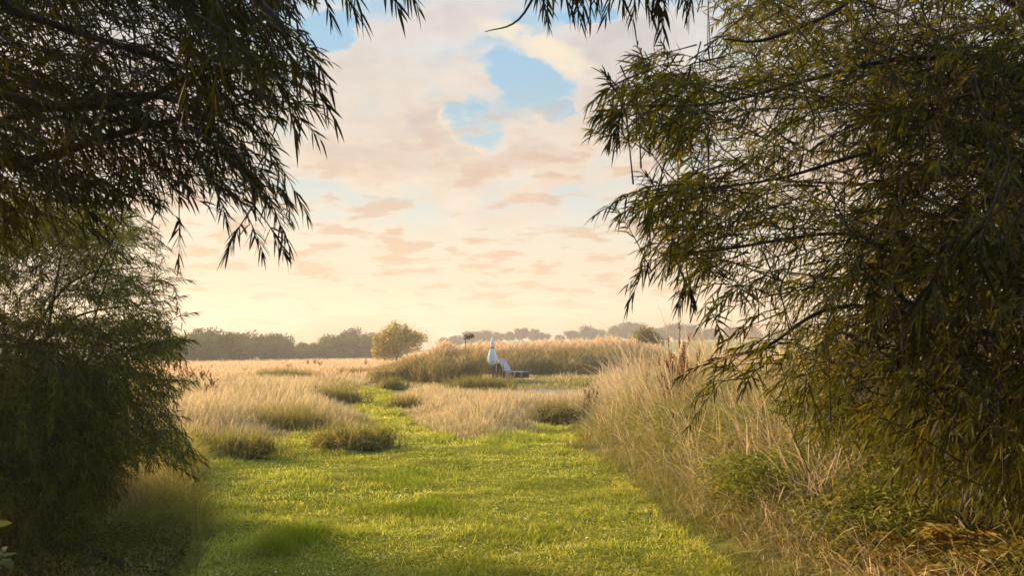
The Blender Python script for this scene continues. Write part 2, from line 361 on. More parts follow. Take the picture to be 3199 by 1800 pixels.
# ------------------------------------------------------------------ grass
def blades(geo, x, y, h, w, lean, laz, c0, c1, heads=False, droop=1.0, z0=None, mid=None):
    n = len(x); z = gz(x, y) if z0 is None else z0
    if heads: T = np.array([0, .45, .72, .88, 1.0]); W = np.array([.7, .55, 1.5, 1.1, 0])
    else: T = np.array([0, .5, .82, 1.0]); W = np.array([1, .85, .5, 0])
    fa = rng.uniform(0, np.pi, n)
    side = np.stack([np.cos(fa), np.sin(fa), np.zeros(n)], 1)
    ld = np.stack([np.cos(laz), np.sin(laz), np.zeros(n)], 1)
    t = T[None, :, None]
    c = np.stack([x, y, z - .01], 1)[:, None] + ld[:, None] * (lean * h)[:, None, None] * (t * .35 + t ** 2 * .65)
    c[:, :, 2] += h[:, None] * (T[None] - (.35 * np.minimum(lean, 1.6) ** 2 * droop)[:, None] * T[None] ** 3)
    c[:, :, 2] = np.maximum(c[:, :, 2], (z + .01)[:, None])
    K = len(T) - 1
    hw = (w[:, None] * W[None, :K] / 2)[:, :, None] * side[:, None]
    V = np.concatenate([np.stack([c[:, :K] - hw, c[:, :K] + hw], 2).reshape(n, 2 * K, 3), c[:, K:]], 1)
    nv = 2 * K + 1; off = (np.arange(n) * nv)[:, None, None]
    q = np.array([[2 * k, 2 * k + 1, 2 * k + 3, 2 * k + 2] for k in range(K - 1)])[None] + off
    tr = np.array([[2 * K - 2, 2 * K - 1, 2 * K]])[None] + off
    tt = np.concatenate([np.repeat(T[:K], 2), [1.0]])[None, :, None]
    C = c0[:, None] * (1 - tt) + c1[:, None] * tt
    geo.add(V.reshape(-1, 3), Q=q.reshape(-1, 4), T=tr.reshape(-1, 3), C=np.broadcast_to(C, (n, nv, 3)).reshape(-1, 3))
def pick(n, cols, wts=None):
    cols = np.array(cols, float); k = rng.choice(len(cols), n, p=None if wts is None else np.array(wts) / np.sum(wts))
    return cols[k] * rng.uniform(.8, 1.2, (n, 1))

# short lawn
N = 330000
y = 4.3 * (36 / 4.3) ** rng.random(N) ; x = rng.uniform(-1, 1, N) * np.minimum(.64 * y + .3, 7)
k = inlawn(x, y); x, y = x[k], y[k]; n = len(x)
dl = pdist(x, y, LAWN); tuft = smooth(fb(x, y, 1.9, 5), .46, .7)
def near(px, py, rx, ry=None):
    gx_, gy_ = gpt(px, py); return np.exp(-((x - gx_) / rx) ** 2 - ((y - gy_) / (ry or rx)) ** 2)
dark = np.clip(1.2 * near(930, 1690, .28, .3) + .8 * near(860, 1730, .25) + .7 * near(1290, 1590, .5, .4) + .5 * near(1200, 1520, .6, .5) + .45 * near(1330, 1480, .6, .5) + .4 * near(1690, 1690, .4), 0, 1) * (.35 + 1.1 * fb(x, y, 3.2, 83))
h = (.022 + .034 * rng.random(n)) * (1 + .9 * tuft + 1.8 * dark) * (1 + .9 * np.exp(-dl / .25)) * np.where(y > 14, 1.3, 1)
wd = .0068 * np.maximum(1, y / 8) * rng.uniform(.7, 1.3, n)
dry = fb(x, y, .8, 9)
c1 = pick(n, [(.36, .32, .05), (.46, .39, .08), (.25, .25, .035), (.62, .50, .25)], [4, 3, 3, 1.2])
c1 = np.where((dry > .56)[:, None] & (rng.random(n) < .45)[:, None], c1 * .5 + np.array([.55, .42, .11]) * .5, c1)
gr = np.clip(tuft * .5 + dark, 0, 1)[:, None]; c1 = c1 * (1 - gr) + np.array([.15, .18, .014]) * gr
c1 *= (.62 + .4 * vnoise(x, y, .45, 6) + .6 * vnoise(x * .6, y, 2.6, 16))[:, None] * np.array([.98, 1.02, 1.0])
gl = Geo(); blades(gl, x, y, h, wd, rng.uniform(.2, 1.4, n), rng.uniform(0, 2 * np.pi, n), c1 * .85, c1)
tag(gl.build('lawn_grass', M_LAWN), 'short yellow-green mown grass of the lawn and the path', 'lawn grass', kind='stuff')

N = 900; y = 5.2 * (16 / 5.2) ** rng.random(N); x = rng.uniform(-5, 2, N); k = inlawn(x, y) & (vnoise(x, y, .8, 77) > .5); x, y = x[k], y[k]; n = len(x)
g = Geo(); a = rng.uniform(0, 6.28, n); d = norm(np.stack([np.cos(a), np.sin(a), rng.uniform(.1, .8, n)], 1)); o_ = np.stack([x, y, gz(x, y) + rng.uniform(.035, .065, n)], 1); sz = rng.uniform(.007, .014, n)[:, None]
b = norm(np.cross(d, [0, 0, 1.0])); V = np.stack([o_ - d * sz, o_ + b * sz, o_ + d * sz, o_ - b * sz], 1); g.add(V.reshape(-1, 3), Q=np.arange(4 * n).reshape(n, 4), C=pick(n, [(.75, .72, .6), (.7, .6, .25)], [3, 1]).repeat(4, 0))
tag(g.build('clover_flowers', M_STRAW), 'tiny pale clover flowers dotted over the lawn', 'clover', kind='stuff')

STRAW = [(.58, .47, .30), (.49, .39, .23), (.64, .52, .35), (.40, .30, .15), (.33, .30, .10)]
def straw_patch(name, label, n, sampler, hfun, wbase, green=.15, heads=.45, lean=(.1, .9), cols=STRAW, wts=(4, 4, 2, 2, 1), root=(.12, .115, .03), pref=None, pshare=.5):
    x, y = sampler(n); n = len(x); h = hfun(x, y) * rng.uniform(.55, 1.15, n)
    k = h > .06; x, y, h = x[k], y[k], h[k]; n = len(x)
    c1 = pick(n, cols, wts); gp = smooth(fb(x, y, .7, 12), .48, .62)
    isg = rng.random(n) < green + .5 * gp * (green > .05) + .75 * np.exp(-pdist(x, y, LAWN) / .45)
    c1[isg] = pick(isg.sum(), [(.26, .25, .05), (.34, .30, .07), (.17, .18, .035)])
    h[isg] *= .75
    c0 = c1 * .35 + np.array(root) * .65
    wd = wbase * np.maximum(1, y / 9) * rng.uniform(.7, 1.3, n)
    laz = rng.uniform(0, 2 * np.pi, n); ln = rng.uniform(*lean, n)
    if pref is not None: laz = np.where(rng.random(n) < pshare, pref + rng.normal(0, .5, n), laz)
    hd = (rng.random(n) < heads) & ~isg
    g = Geo()
    for sel, hh in ((hd, True), (~hd, False)):
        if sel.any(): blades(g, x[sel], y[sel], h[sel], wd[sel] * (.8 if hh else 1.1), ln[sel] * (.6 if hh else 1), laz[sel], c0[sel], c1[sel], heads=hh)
    return tag(g.build(name, M_STRAW), label, 'tall grass', kind='stuff')
def outside(x, y, d=.0):
    return ~inlawn(x, y) & ~inpoly(x, y, GRAVEL)
def edge_h(x, y, w, lo=.3): return lo + (1 - lo) * smooth(pdist(x, y, LAWN), 0, w)

def s_left(n):
    y = 11.5 * (62 / 11.5) ** rng.random(n); x = -rng.random(n) * (.48 * y + 1.5) - 1.2
    xl = np.interp(y, [11, 15, 17, 22, 31, 36, 62], [-3.5, -2.3, -2.6, -4.0, -5.9, -6.6, -10]); k = (x < xl) & outside(x, y)
    return x[k], y[k]
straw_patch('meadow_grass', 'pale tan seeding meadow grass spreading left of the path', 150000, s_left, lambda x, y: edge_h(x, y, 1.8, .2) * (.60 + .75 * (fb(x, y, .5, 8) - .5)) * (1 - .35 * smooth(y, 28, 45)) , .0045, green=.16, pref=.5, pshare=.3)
def s_patch(n):
    y = 14.5 * (32 / 14.5) ** rng.random(n); x = rng.uniform(-4.8, 2.4, n); k = inpoly(x, y, PATCH); return x[k], y[k]
straw_patch('pale_grass_patch', 'island of pale straw grass between the path, the lawn and the gravel', 80000, s_patch, lambda x, y: edge_h(x, y, 1.5, .25) * (.56 + .25 * (fb(x, y, .8, 31) - .5)), .0045, green=.04, root=(.20, .18, .04))
def s_right(n):
    y = 4.4 * (40 / 4.4) ** rng.random(n); x = xr(y) - .35 + (rng.random(n) ** 1.35) * (1.85 + .55 * y); k = outside(x, y)
    return x[k], y[k]
def h_right(x, y):
    d = x - xr(y); nz = fb(x, y, 1.1, 14); gap = smooth(fb(x, y, 1.5, 41), .38, .54)
    h = (.20 + 1.15 * smooth(d, -.15, 1.3) * (.30 + 1.25 * smooth(nz, .25, .75))) * (1 - .25 * smooth(y, 20, 36)) * (.5 + .5 * smooth(y, 5.5, 10))
    under = smooth(x - .32 * y, .2, .9) * (1 - smooth(y, 10, 14))
    return h * (.22 + .78 * gap) * (1 - .55 * under)
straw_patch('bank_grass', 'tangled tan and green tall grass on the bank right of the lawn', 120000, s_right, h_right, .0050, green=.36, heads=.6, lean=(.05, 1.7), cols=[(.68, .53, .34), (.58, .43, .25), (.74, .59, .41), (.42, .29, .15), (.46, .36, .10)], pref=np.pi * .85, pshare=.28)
def s_under(n):
    y = 4.4 * (17 / 4.4) ** rng.random(n); x = xr(y) + .25 + rng.random(n) * (1.2 + .5 * y); k = outside(x, y)
    p = smooth(fb(x, y, .9, 51), .36, .58) * .9 + smooth(x - .30 * y, .0, .8) * .8
    p *= .3 + .7 * smooth(y, 5.5, 9); k &= rng.random(n) < p; return x[k], y[k]
def undergrowth(name, label, n, sampler, hfun, size, cols, wts=None):
    x, y = sampler(n); n = len(x); h = hfun(x, y); z = gz(x, y) + h * rng.random(n) ** .6
    a = rng.uniform(0, 6.28, n); d = norm(np.stack([np.cos(a), np.sin(a), rng.uniform(-.5, .6, n)], 1)); g = Geo()
    leaves(g, np.stack([x, y, z], 1), d, size * rng.uniform(.6, 1.4, n), size * rng.uniform(.10, .22, n), rng.uniform(.1, .6, n), pick(n, cols, wts))
    return tag(g.build(name, M_LEAF), label, 'undergrowth', kind='stuff')
def s_arch(n):
    y = 4.6 * (12 / 4.6) ** rng.random(n); x = xr(y) + .4 + rng.random(n) * (.8 + .33 * y); k = outside(x, y); return x[k], y[k]
straw_patch('arching_straw', 'long pale dry grass stems arching over the tangled bank', 8000, s_arch, lambda x, y: .50 + .6 * smooth(y, 5.5, 9), .0050, green=.3, heads=.5, lean=(.9, 2.2), cols=[(.62, .48, .27), (.52, .38, .2), (.44, .30, .12)], wts=(3, 3, 2), root=(.2, .15, .06))
def s_near(n):
    y = rng.uniform(4.3, 11.5, n); x = np.interp(y, [4.3, 5, 6.6, 8.2, 10, 11.7], [-1.85, -2.0, -2.45, -3.1, -3.9, -4.6]) - rng.random(n) ** 1.5 * 2.6; k = outside(x, y)
    return x[k], y[k]
straw_patch('edge_grass', 'yellowish grass growing at the foot of the left willow beside the lawn', 36000, s_near, lambda x, y: .14 + .5 * smooth(y, 6.0, 7.8) * (.5 + .8 * fb(x, y, .9, 3)), .0045, green=.4, heads=.3, lean=(.2, 1.4), cols=[(.58, .46, .16), (.45, .38, .09), (.62, .48, .26), (.3, .2, .09)], wts=(4, 3, 2, 1))
def s_far(n):
    y = 45 * (150 / 45) ** rng.random(n); x = np.where(rng.random(n) < .62, -rng.random(n) * .45 * y - 4, 6 + rng.random(n) * .5 * y)
    k = ~((x > -8) & (x < 12) & (y < 60)); return x[k], y[k]
straw_patch('field_grass', 'pinkish ripe grass of the open field in front of the far wood', 60000, s_far, lambda x, y: .55 + 0 * x, .0065, green=.0, heads=.6, cols=[(.64, .45, .28), (.58, .41, .25), (.68, .51, .34), (.5, .34, .19)], wts=(4, 4, 2, 1), root=(.40, .25, .14))
def s_strip(n):
    y = rng.uniform(22.5, 54, n); x = rng.uniform(-6.5, 11, n); k = (~inpoly(x, y, GRAVEL) | (rng.random(n) < .14)) & ((y > 36) | (x > -2.3) & (x < 3)) & ~inpoly(x, y, PATCH) & ~((x > -1.7) & (x < 1.3) & (y > 45.3) & (y < 48.3)); return x[k], y[k]
straw_patch('short_green_grass', 'short green grass round the wooden lounger and the gravel', 36000, s_strip, lambda x, y: np.where(y < 33, .16, .2) + .3 * smooth(fb(x, y, .6, 3), .5, .75) * ((x > 2.2)), .006, green=.6, heads=.15, root=(.10, .11, .02))

# ------------------------------------------------------------------ reeds
def reeds(name, label, n, sampler, hfun, plume):
    x, y = sampler(n); n = len(x); h = hfun(x, y) * rng.uniform(.74, 1.12, n); z = gz(x, y)
    g = Geo()
    h *= .72 + .5 * fb(x * 1.0, y * .5, 1.4, 71)
    cs = pick(n, [(.42, .32, .16), (.52, .40, .22), (.30, .25, .10)])
    blades(g, x, y, h * .93, np.full(n, .022), rng.uniform(.0, .38, n), rng.uniform(0, 6.28, n), cs * .7, cs)
    for j in range(4):      # long leaves standing off the stem
        f = rng.uniform(.12, .68, n); cl_ = pick(n, [(.24, .20, .06), (.32, .25, .09), (.44, .33, .17), (.16, .14, .04)], [4, 3, 3, 2])
        blades(g, x + rng.normal(0, .03, n), y, rng.uniform(.35, .7, n), np.full(n, .036), rng.uniform(.4, 1.2, n), rng.uniform(0, 6.28, n), cl_, cl_, z0=z + h * f)
    kp = rng.random(n) < plume(x, y); x, y, h, z = x[kp], y[kp], h[kp], z[kp]; n = len(x)
    for j in range(7):      # feathery seed plume
        cp = pick(n, [(.66, .50, .31), (.56, .41, .24), (.74, .60, .40)])
        blades(g, x, y, rng.uniform(.14, .28, n), np.full(n, .03), rng.uniform(.1, .8, n), rng.uniform(-.9, .9, n), cp, cp, z0=z + h * rng.uniform(.86, .95, n))
    return tag(g.build(name, M_REED), label, 'reed bed', kind='stuff')
def r_left(n):
    y = rng.uniform(38.8, 46, n); x = rng.uniform(-7.4, -1.62, n); k = (y > 39.2 + 1.2 * np.abs(np.sin(x * .9)) + .9 * np.maximum(0, -4.6 - x)) & ~((x > -2.2) & (y > 43.5)); return x[k], y[k]
reeds('reed_bed', 'orange-plumed reed bed on the left of the wooden lounger', 6500, r_left, lambda x, y: np.interp(x, [-7.4, -6.4, -5.2, -4, -1], [.6, 1.0, 1.6, 1.95, 2.1]) * (.5 + .45 * smooth(y - 39.2 - .9 * np.maximum(0, -4.6 - x), .1, 2.4)), lambda x, y: .9 * smooth(y - 39.2 - .9 * np.maximum(0, -4.6 - x), 2.6, 4.2))
def r_right(n):
    y = rng.uniform(52, 61, n); x = rng.uniform(-2.6, 10.6, n); k = y > 52.6 + .9 * np.sin(x * .8) ** 2; return x[k], y[k]
reeds('reed_bed', 'long orange-plumed reed bed behind and right of the wooden lounger', 11000, r_right, lambda x, y: np.interp(x, [-2.6, 0, 4, 8, 10.6], [2.1, 2.2, 2.4, 2.52, 1.95]) * (.52 + .42 * smooth(y - 52.6, .1, 2.2)), lambda x, y: .9 * smooth(y - 52.6, 2.6, 4.6))

# ------------------------------------------------------------------ crowns, bushes
def crown(geo, lobes, n, size, cols, wts=None, edge=.4, up=.3, z_min=.03):
    L = np.array(lobes, float); a = (L[:, 3] * L[:, 4] * L[:, 5]) ** (2 / 3)
    k = rng.choice(len(L), n, p=a / a.sum()); l = L[k]
    d = norm(rng.normal(size=(n, 3))); r = rng.random(n) ** edge
    bump = 1 + .16 * np.sin(d[:, 0] * 7 + k * 2.1) * np.cos(d[:, 2] * 6 + k) + .12 * rng.normal(size=n)
    p = l[:, :3] + d * l[:, 3:] * (r * bump)[:, None]; p[:, 2] = np.maximum(p[:, 2], z_min + .05 * rng.random(n))
    nrm = norm(d * .7 + rng.normal(size=(n, 3)) * .7 + np.array([0, 0, up]))
    a1 = norm(np.cross(nrm, norm(rng.normal(size=(n, 3))))); b1 = np.cross(nrm, a1)
    s = size * rng.uniform(.6, 1.3, n)[:, None]
    V = np.stack([p - a1 * s * .5, p + b1 * s * .3 + nrm * s * .06, p + a1 * s * .5 - nrm * s * .1, p - b1 * s * .3 + nrm * s * .06], 1)
    C = pick(n, cols, wts)[:, None].repeat(4, 1)
    geo.add(V.reshape(-1, 3), Q=np.arange(4 * n).reshape(n, 4), C=C.reshape(-1, 3))
def rand_lobes(n, rx, ry, rz, cz, r0=.45, r1=.7, flat=1.0):
    o = []
    for _ in range(n):
        a = random.uniform(0, 6.28); q = random.random() ** .5 * .62; s = random.uniform(r0, r1)
        o.append((math.cos(a) * q * rx, math.sin(a) * q * ry, cz + random.uniform(-.45, .5) * rz, rx * s, ry * s, rz * s * flat))
    return o
def tree_src(lobes, n, size, cols, trunk_h, r, wts=None, spikes=0):
    g = Geo(); crown(g, lobes, n, size, cols, wts)
    if spikes:      # twigs standing above the crown outline
        L = np.array(lobes); top = L[rng.integers(0, len(L), spikes)]; a = rng.uniform(0, 6.28, spikes); q = rng.random(spikes) * .8
        bx = top[:, 0] + np.cos(a) * q * top[:, 3]; by = top[:, 1] + np.sin(a) * q * top[:, 4]; bz = top[:, 2] + top[:, 5] * np.sqrt(1 - q * q) * .85
        for x_, y_, z_ in zip(bx, by, bz):
            m = 14; t = np.sort(rng.random(m)); hh = top[0, 5] * random.uniform(.2, .42)
            crown(g, [(x_, y_, z_ + hh * f, size * .35, size * .35, size * .5) for f in (0, .35, .7)], 16, size * .55, cols, wts)
    t = Geo(); pts = [(0, 0, -.1), (.03 * r, 0, trunk_h * .4), (0, .05, trunk_h), (.1, .1, trunk_h * 1.6)]
    t.tube(pts, [r, r * .85, r * .7, r * .35])
    for j in range(6):
        l = lobes[j % len(lobes)]; t.tube([(0, .02, trunk_h * .8), (l[0] * .4, l[1] * .4, trunk_h * .8 + (l[2] - trunk_h * .8) * .6), (l[0] * .8, l[1] * .8, l[2] + l[5] * .3)], [r * .45, r * .3, r * .1], 5)
    return g, t
def make_tree(name, gt, bark, loc, rz=0, s=1.0, leafmat=None):
    root = empty(name, loc, rz); root.scale = (s, s, s) if not isinstance(s, tuple) else s
    gt[0].build('crown', leafmat or M_FARLEAF, root); gt[1].build('trunk', bark, root, True); return root

WOODC = [(.095, .10, .024), (.065, .075, .02), (.12, .115, .032), (.09, .105, .022)]
# far wood on the left of the view
srcs = []
for v in range(4):
    lob = rand_lobes(12, 3.6, 3.2, 2.6, 2.55, .36, .6)
    srcs.append(make_tree('wood_tree', tree_src(lob, 3400, .42, WOODC, 1.4, .16, spikes=7), M_GREYBARK, (0, 0, 0)))
wood = []
tl = [(470, 1052), (530, 1046), (590, 1040), (640, 1032), (690, 1028), (740, 1034), (790, 1042), (850, 1048), (900, 1060), (950, 1068), (985, 1058), (1020, 1046), (1060, 1042), (1100, 1040), (1140, 1042), (1180, 1046), (1225, 1050)]
cnt = 0
for row, (dY, dz, off) in enumerate(((0, -.7, 0), (8, 0, 22))):
    for px, top in tl:
        Y = float(np.interp(px, [470, 1225], [98, 165])) + dY
        Xw = (px + off - 1600) * Y / F; want = 1.6 + (1100 - top) * Y / F + dz + random.uniform(-.35, .35)
        s = want / 5.1; loc = (Xw, Y + random.uniform(-2, 2), gz1(Xw, Y))
        src = srcs[cnt % 4]
        if cnt < 4: o = src; o.location = loc; o.rotation_euler.z = random.uniform(0, 6.28); o.scale = (s * 1.05, s, s)
        else: o = copy_tree(src, loc, random.uniform(0, 6.28), (s * 1.05, s, s))
        tag(o, 'bushy olive tree in the dense far wood behind the pink field', 'tree', 'trees of the far wood'); cnt += 1
lob = rand_lobes(9, 3.2, 3, 2.2, 6.0, .4, .65)
o = make_tree('tall_tree', tree_src(lob, 3000, .45, [(.12, .10, .06), (.10, .085, .05)], 3.5, .2), M_GREYBARK, ((1098 - 1600) * 165 / F, 165, 0), 1.0, .80)
tag(o, 'pale round-topped tree rising above the far wood, left of the yellow tree', 'tree')

# hazy trees along the horizon
FARC = [(.07, .065, .035), (.055, .052, .03), (.085, .075, .04)]
fs = []
for v in range(4):
    lob = rand_lobes(11, 4.6, 4.2, 3.6, 3.9, .38, .58)
    fs.append(make_tree('horizon_tree', tree_src(lob, 2600, .75, FARC, 2.6, .28), M_GREYBARK, (0, 0, 0)))
far = [(1395, 1052, .9), (1432, 1044, .7), (1475, 1034, 1.0), (1520, 1030, .9), (1560, 1034, .9), (1592, 1032, .8), (1632, 1024, 1.1), (1672, 1026, 1.0), (1705, 1040, .7), (1745, 1044, .7), (1790, 1032, .9),
       (1835, 1016, 1.0), (1870, 1026, .8), (1920, 1012, 1.1), (1960, 1006, 1.2), (2000, 1008, 1.2), (2040, 1020, .9), (2075, 1018, .9), (2120, 1010, 1.1), (2155, 1012, 1.1), (2195, 1026, .8), (2235, 1020, .8), (2290, 1020, 1.0), (2350, 1016, 1.1), (2420, 1020, 1.1), (2500, 1015, 1.1), (2590, 1020, 1.1)]
for j, (px, top, wd_) in enumerate(far):
    Y = 335 + random.uniform(-12, 12); X = (px - 1600) * Y / F; b = gz1(X, Y); want = 1.6 + (1100 - top) * Y / F - b
    s = max(want, 3.0) / 7.2; sv = (s * 1.05 + .35 * wd_, s * 1.1, s); loc = (X, Y, b - .2)
    if j < 4: o = fs[j]; o.location = loc; o.rotation_euler.z = random.uniform(0, 6.28); o.scale = sv
    else: o = copy_tree(fs[j % 4], loc, random.uniform(0, 6.28), sv)
    tag(o, 'hazy grey-brown tree on the horizon beyond the reeds', 'tree', 'hazy trees along the horizon')

# the yellow tree left of the reeds
lob = [(-1.4, 0, 2.4, 1.2, 1.3, 1.5), (-.9, .3, 3.4, 1.2, 1.2, 1.2), (.4, 0, 3.4, 1.3, 1.3, 1.2), (1.4, .2, 3.2, 1.2, 1.2, 1.1), (2.5, 0, 3.2, 1.0, 1.0, .7), (0, -.5, 2.5, 1.5, 1.3, 1.2), (-2.0, 0, 1.7, .8, 1, 1.0), (-.7, -.3, 1.5, 1.0, 1, .9), (-.2, 0, 4.3, .6, .6, .7), (2.0, -.2, 2.3, .9, .9, .7), (-2.2, .1, 2.9, .6, .6, .6), (1.0, 0, 4.0, .5, .5, .5)]
gt = tree_src(lob, 6200, .24, [(.36, .27, .03), (.28, .22, .03), (.20, .165, .03), (.40, .30, .04)], 1.2, .16, spikes=34)
for k2, c2 in enumerate(gt[0].C): pass
o = make_tree('willow_tree', gt, M_GREYBARK, ((1240 - 1600) * 89 / F, 89, 0), 0, 1.0, M_LEAF)
tag(o, 'round golden-yellow small tree with a thin trunk at the left end of the reeds', 'tree')
lob = [(-.4, 0, 2.6, 1.2, 1.1, 1.1), (.5, .1, 2.5, 1.1, 1.0, 1.0), (0, 0, 3.2, .9, .9, .7), (.9, 0, 2.1, .7, .7, .7)]
o = make_tree('round_bush', tree_src(lob, 3500, .22, [(.22, .17, .03), (.10, .09, .025), (.16, .13, .03)], 1.3, .1, spikes=4), M_GREYBARK, ((2018 - 1600) * 76 / F, 76, 0), 0, 1.02, M_LEAF)
tag(o, 'small rounded olive bush poking up over the right end of the reeds', 'bush')

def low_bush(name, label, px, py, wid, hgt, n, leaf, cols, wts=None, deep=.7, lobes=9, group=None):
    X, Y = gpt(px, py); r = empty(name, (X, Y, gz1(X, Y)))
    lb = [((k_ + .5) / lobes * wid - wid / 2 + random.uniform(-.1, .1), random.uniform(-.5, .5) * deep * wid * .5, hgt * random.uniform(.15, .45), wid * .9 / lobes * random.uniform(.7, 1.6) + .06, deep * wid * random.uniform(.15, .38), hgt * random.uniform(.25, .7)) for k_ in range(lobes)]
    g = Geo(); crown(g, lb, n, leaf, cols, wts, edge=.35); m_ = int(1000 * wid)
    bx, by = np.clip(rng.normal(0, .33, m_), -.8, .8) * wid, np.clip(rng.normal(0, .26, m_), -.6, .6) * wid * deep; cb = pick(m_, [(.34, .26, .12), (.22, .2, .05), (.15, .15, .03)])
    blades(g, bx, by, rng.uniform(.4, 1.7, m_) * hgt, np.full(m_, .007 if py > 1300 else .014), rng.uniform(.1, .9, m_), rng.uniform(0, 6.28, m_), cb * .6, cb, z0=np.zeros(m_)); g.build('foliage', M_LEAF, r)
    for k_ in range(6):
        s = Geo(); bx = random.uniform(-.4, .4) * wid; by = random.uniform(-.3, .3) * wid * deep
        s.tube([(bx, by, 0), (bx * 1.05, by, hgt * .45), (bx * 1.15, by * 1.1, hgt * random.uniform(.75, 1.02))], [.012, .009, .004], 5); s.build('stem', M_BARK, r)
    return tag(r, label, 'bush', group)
DKG = [(.12, .115, .028), (.075, .075, .018), (.19, .16, .045), (.34, .25, .11)]
low_bush('low_bush', 'low dark bramble mound standing alone at the back of the lawn', 1105, 1406, 1.05, .34, 5200, .05, DKG, (4, 3, 3, 2), .8)
low_bush('low_bush', 'long dark-edged low green bush at the back left corner of the lawn', 730, 1436, 1.1, .32, 4600, .05, [(.13, .125, .026), (.075, .08, .016), (.2, .18, .045), (.26, .2, .07)], (4, 3, 3, 1), .6)
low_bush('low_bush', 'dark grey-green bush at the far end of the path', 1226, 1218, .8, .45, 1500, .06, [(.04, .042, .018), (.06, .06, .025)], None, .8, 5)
low_bush('low_bush', 'small dark bush on the right edge of the grass path', 1268, 1280, .75, .32, 1800, .05, DKG, (4, 3, 2, 1), .8, 5)
low_bush('low_bush', 'dark green bush under the tan bank grass at the end of the lawn', 1742, 1325, .85, .48, 2800, .045, [(.05, .056, .014), (.035, .04, .01), (.1, .1, .025)], None, .8, 6)
low_bush('low_bush', 'broad olive bush in the meadow just left of the path', 1030, 1262, 1.6, .45, 3600, .055, [(.11, .105, .03), (.08, .085, .025), (.17, .14, .06)], None, .6, 8)
low_bush('low_bush', 'yellowish-brown bush low in the meadow behind the lawn corner', 900, 1345, 1.5, .42, 3000, .05, [(.12, .10, .025), (.07, .065, .016), (.17, .13, .04)], None, .6, 7)
low_bush('low_bush', 'green nettle bush in front of the wooden lounger', 1500, 1218, 1.9, .45, 2600, .06, [(.075, .085, .02), (.05, .055, .015), (.12, .115, .035)], None, .6, 7)
low_bush('low_bush', 'dull green bush in the middle of the far meadow', 890, 1192, 2.6, .55, 2600, .08, [(.14, .135, .045), (.10, .10, .03)], None, .6, 8)
low_bush('low_bush', 'dark green strip of low bush between the meadow and the reeds', 1120, 1182, 2.4, .5, 2200, .08, [(.10, .095, .03), (.07, .07, .022)], None, .5, 8)

# flat-topped dry plant over the reeds
X, Y = (1465 - 1600) * 42.6 / F, 42.6
o = empty('hogweed_plant', (X, Y, gz1(X, Y))); o.scale = (1.05, 1.05, 1.05)
g = Geo(); g.tube([(-.1, 0, 0), (-.13, 0, 1.2), (-.16, 0, 2.22)], [.03, .024, .018], 6)
for a in range(12): g.tube([(-.16, 0, 2.1), (-.16 + math.cos(a * .52) * .2, math.sin(a * .52) * .2, 2.22), (.02 + math.cos(a * .52) * .3, math.sin(a * .52) * .25, 2.3)], [.008, .006, .004], 4)
g.build('stalk', M_BARK, o)
g = Geo(); crown(g, [(.02 + math.cos(a) * .17, math.sin(a) * .15, 2.27 + .07 * math.sin(a * 2.3), .11, .11, .09) for a in np.arange(0, 6.28, .7)] + [(.04, 0, 2.38, .12, .12, .10)], 900, .045, [(.09, .06, .03), (.14, .09, .04)])
g.build('seed_head', M_DOCK, o); tag(o, 'dark flat-topped dry plant standing above the reeds left of the lounger', 'plant')

# ------------------------------------------------------------------ dock plants
def dock_src():
    r = empty('dock_plant'); st = Geo(); sd_ = Geo()
    for j in range(random.choice((2, 3, 3))):
        a = random.uniform(0, 6.28); ln = random.uniform(.05, .22); h = random.uniform(.75, 1.0)
        pts = np.array([(math.cos(a) * ln * t * t, math.sin(a) * ln * t * t, h * t) for t in np.linspace(0, 1, 6)]); st.tube(pts, np.linspace(.008, .003, 6), 5)
        for b in range(7):
            t0 = random.uniform(.35, .8); p0 = pts[int(t0 * 5)]; a2 = random.uniform(0, 6.28); q = np.array([math.cos(a2) * .07, math.sin(a2) * .07, .16]) * random.uniform(.6, 1.2)
            crown(sd_, [tuple(p0 + q * f) + (.016, .016, .03) for f in (.15, .4, .65, .9, 1.1)], 60, .022, [(.20, .055, .025), (.13, .035, .018), (.25, .09, .035)])
        crown(sd_, [tuple(pts[k_]) + (.018, .018, .06) for k_ in (3, 4, 5)], 90, .024, [(.20, .055, .025), (.13, .035, .018), (.25, .09, .035)])
    st.C = [c * np.array([.16, .06, .03]) for c in st.C]; st.build('stem', M_DOCK, r); sd_.build('seed_head', M_DOCK, r)
    return r
docks = [dock_src() for _ in range(4)]
spots = [(640, 1152, 34, 1.3), (596, 1150, 34, 1.25), (674, 1175, 26, 1.15), (656, 1195, 25, 1.0), (770, 1150, 55, 1.2), (905, 1135, 62, 1.4), (965, 1122, 78, 1.6), (988, 1122, 78, 1.7), (1003, 1128, 72, 1.3), (915, 1145, 60, 1.1), (1145, 1125, 74, 1.2), (1275, 1195, 32, .95),
         (1515, 1222, 27, .9), (1586, 1228, 26, .85), (1602, 1226, 26, .95), (1640, 1222, 27, .8), (1838, 1196, 19, 1.05), (1858, 1188, 19.5, 1.15), (1822, 1236, 18, .85), (1870, 1240, 17, .75), (2104, 1050, 13, 1.55), (2122, 1030, 13.2, 1.7), (2134, 1082, 12.6, 1.4), (2158, 1068, 13, 1.5), (2080, 1120, 12.5, 1.2), (2020, 1110, 15, 1.3)]
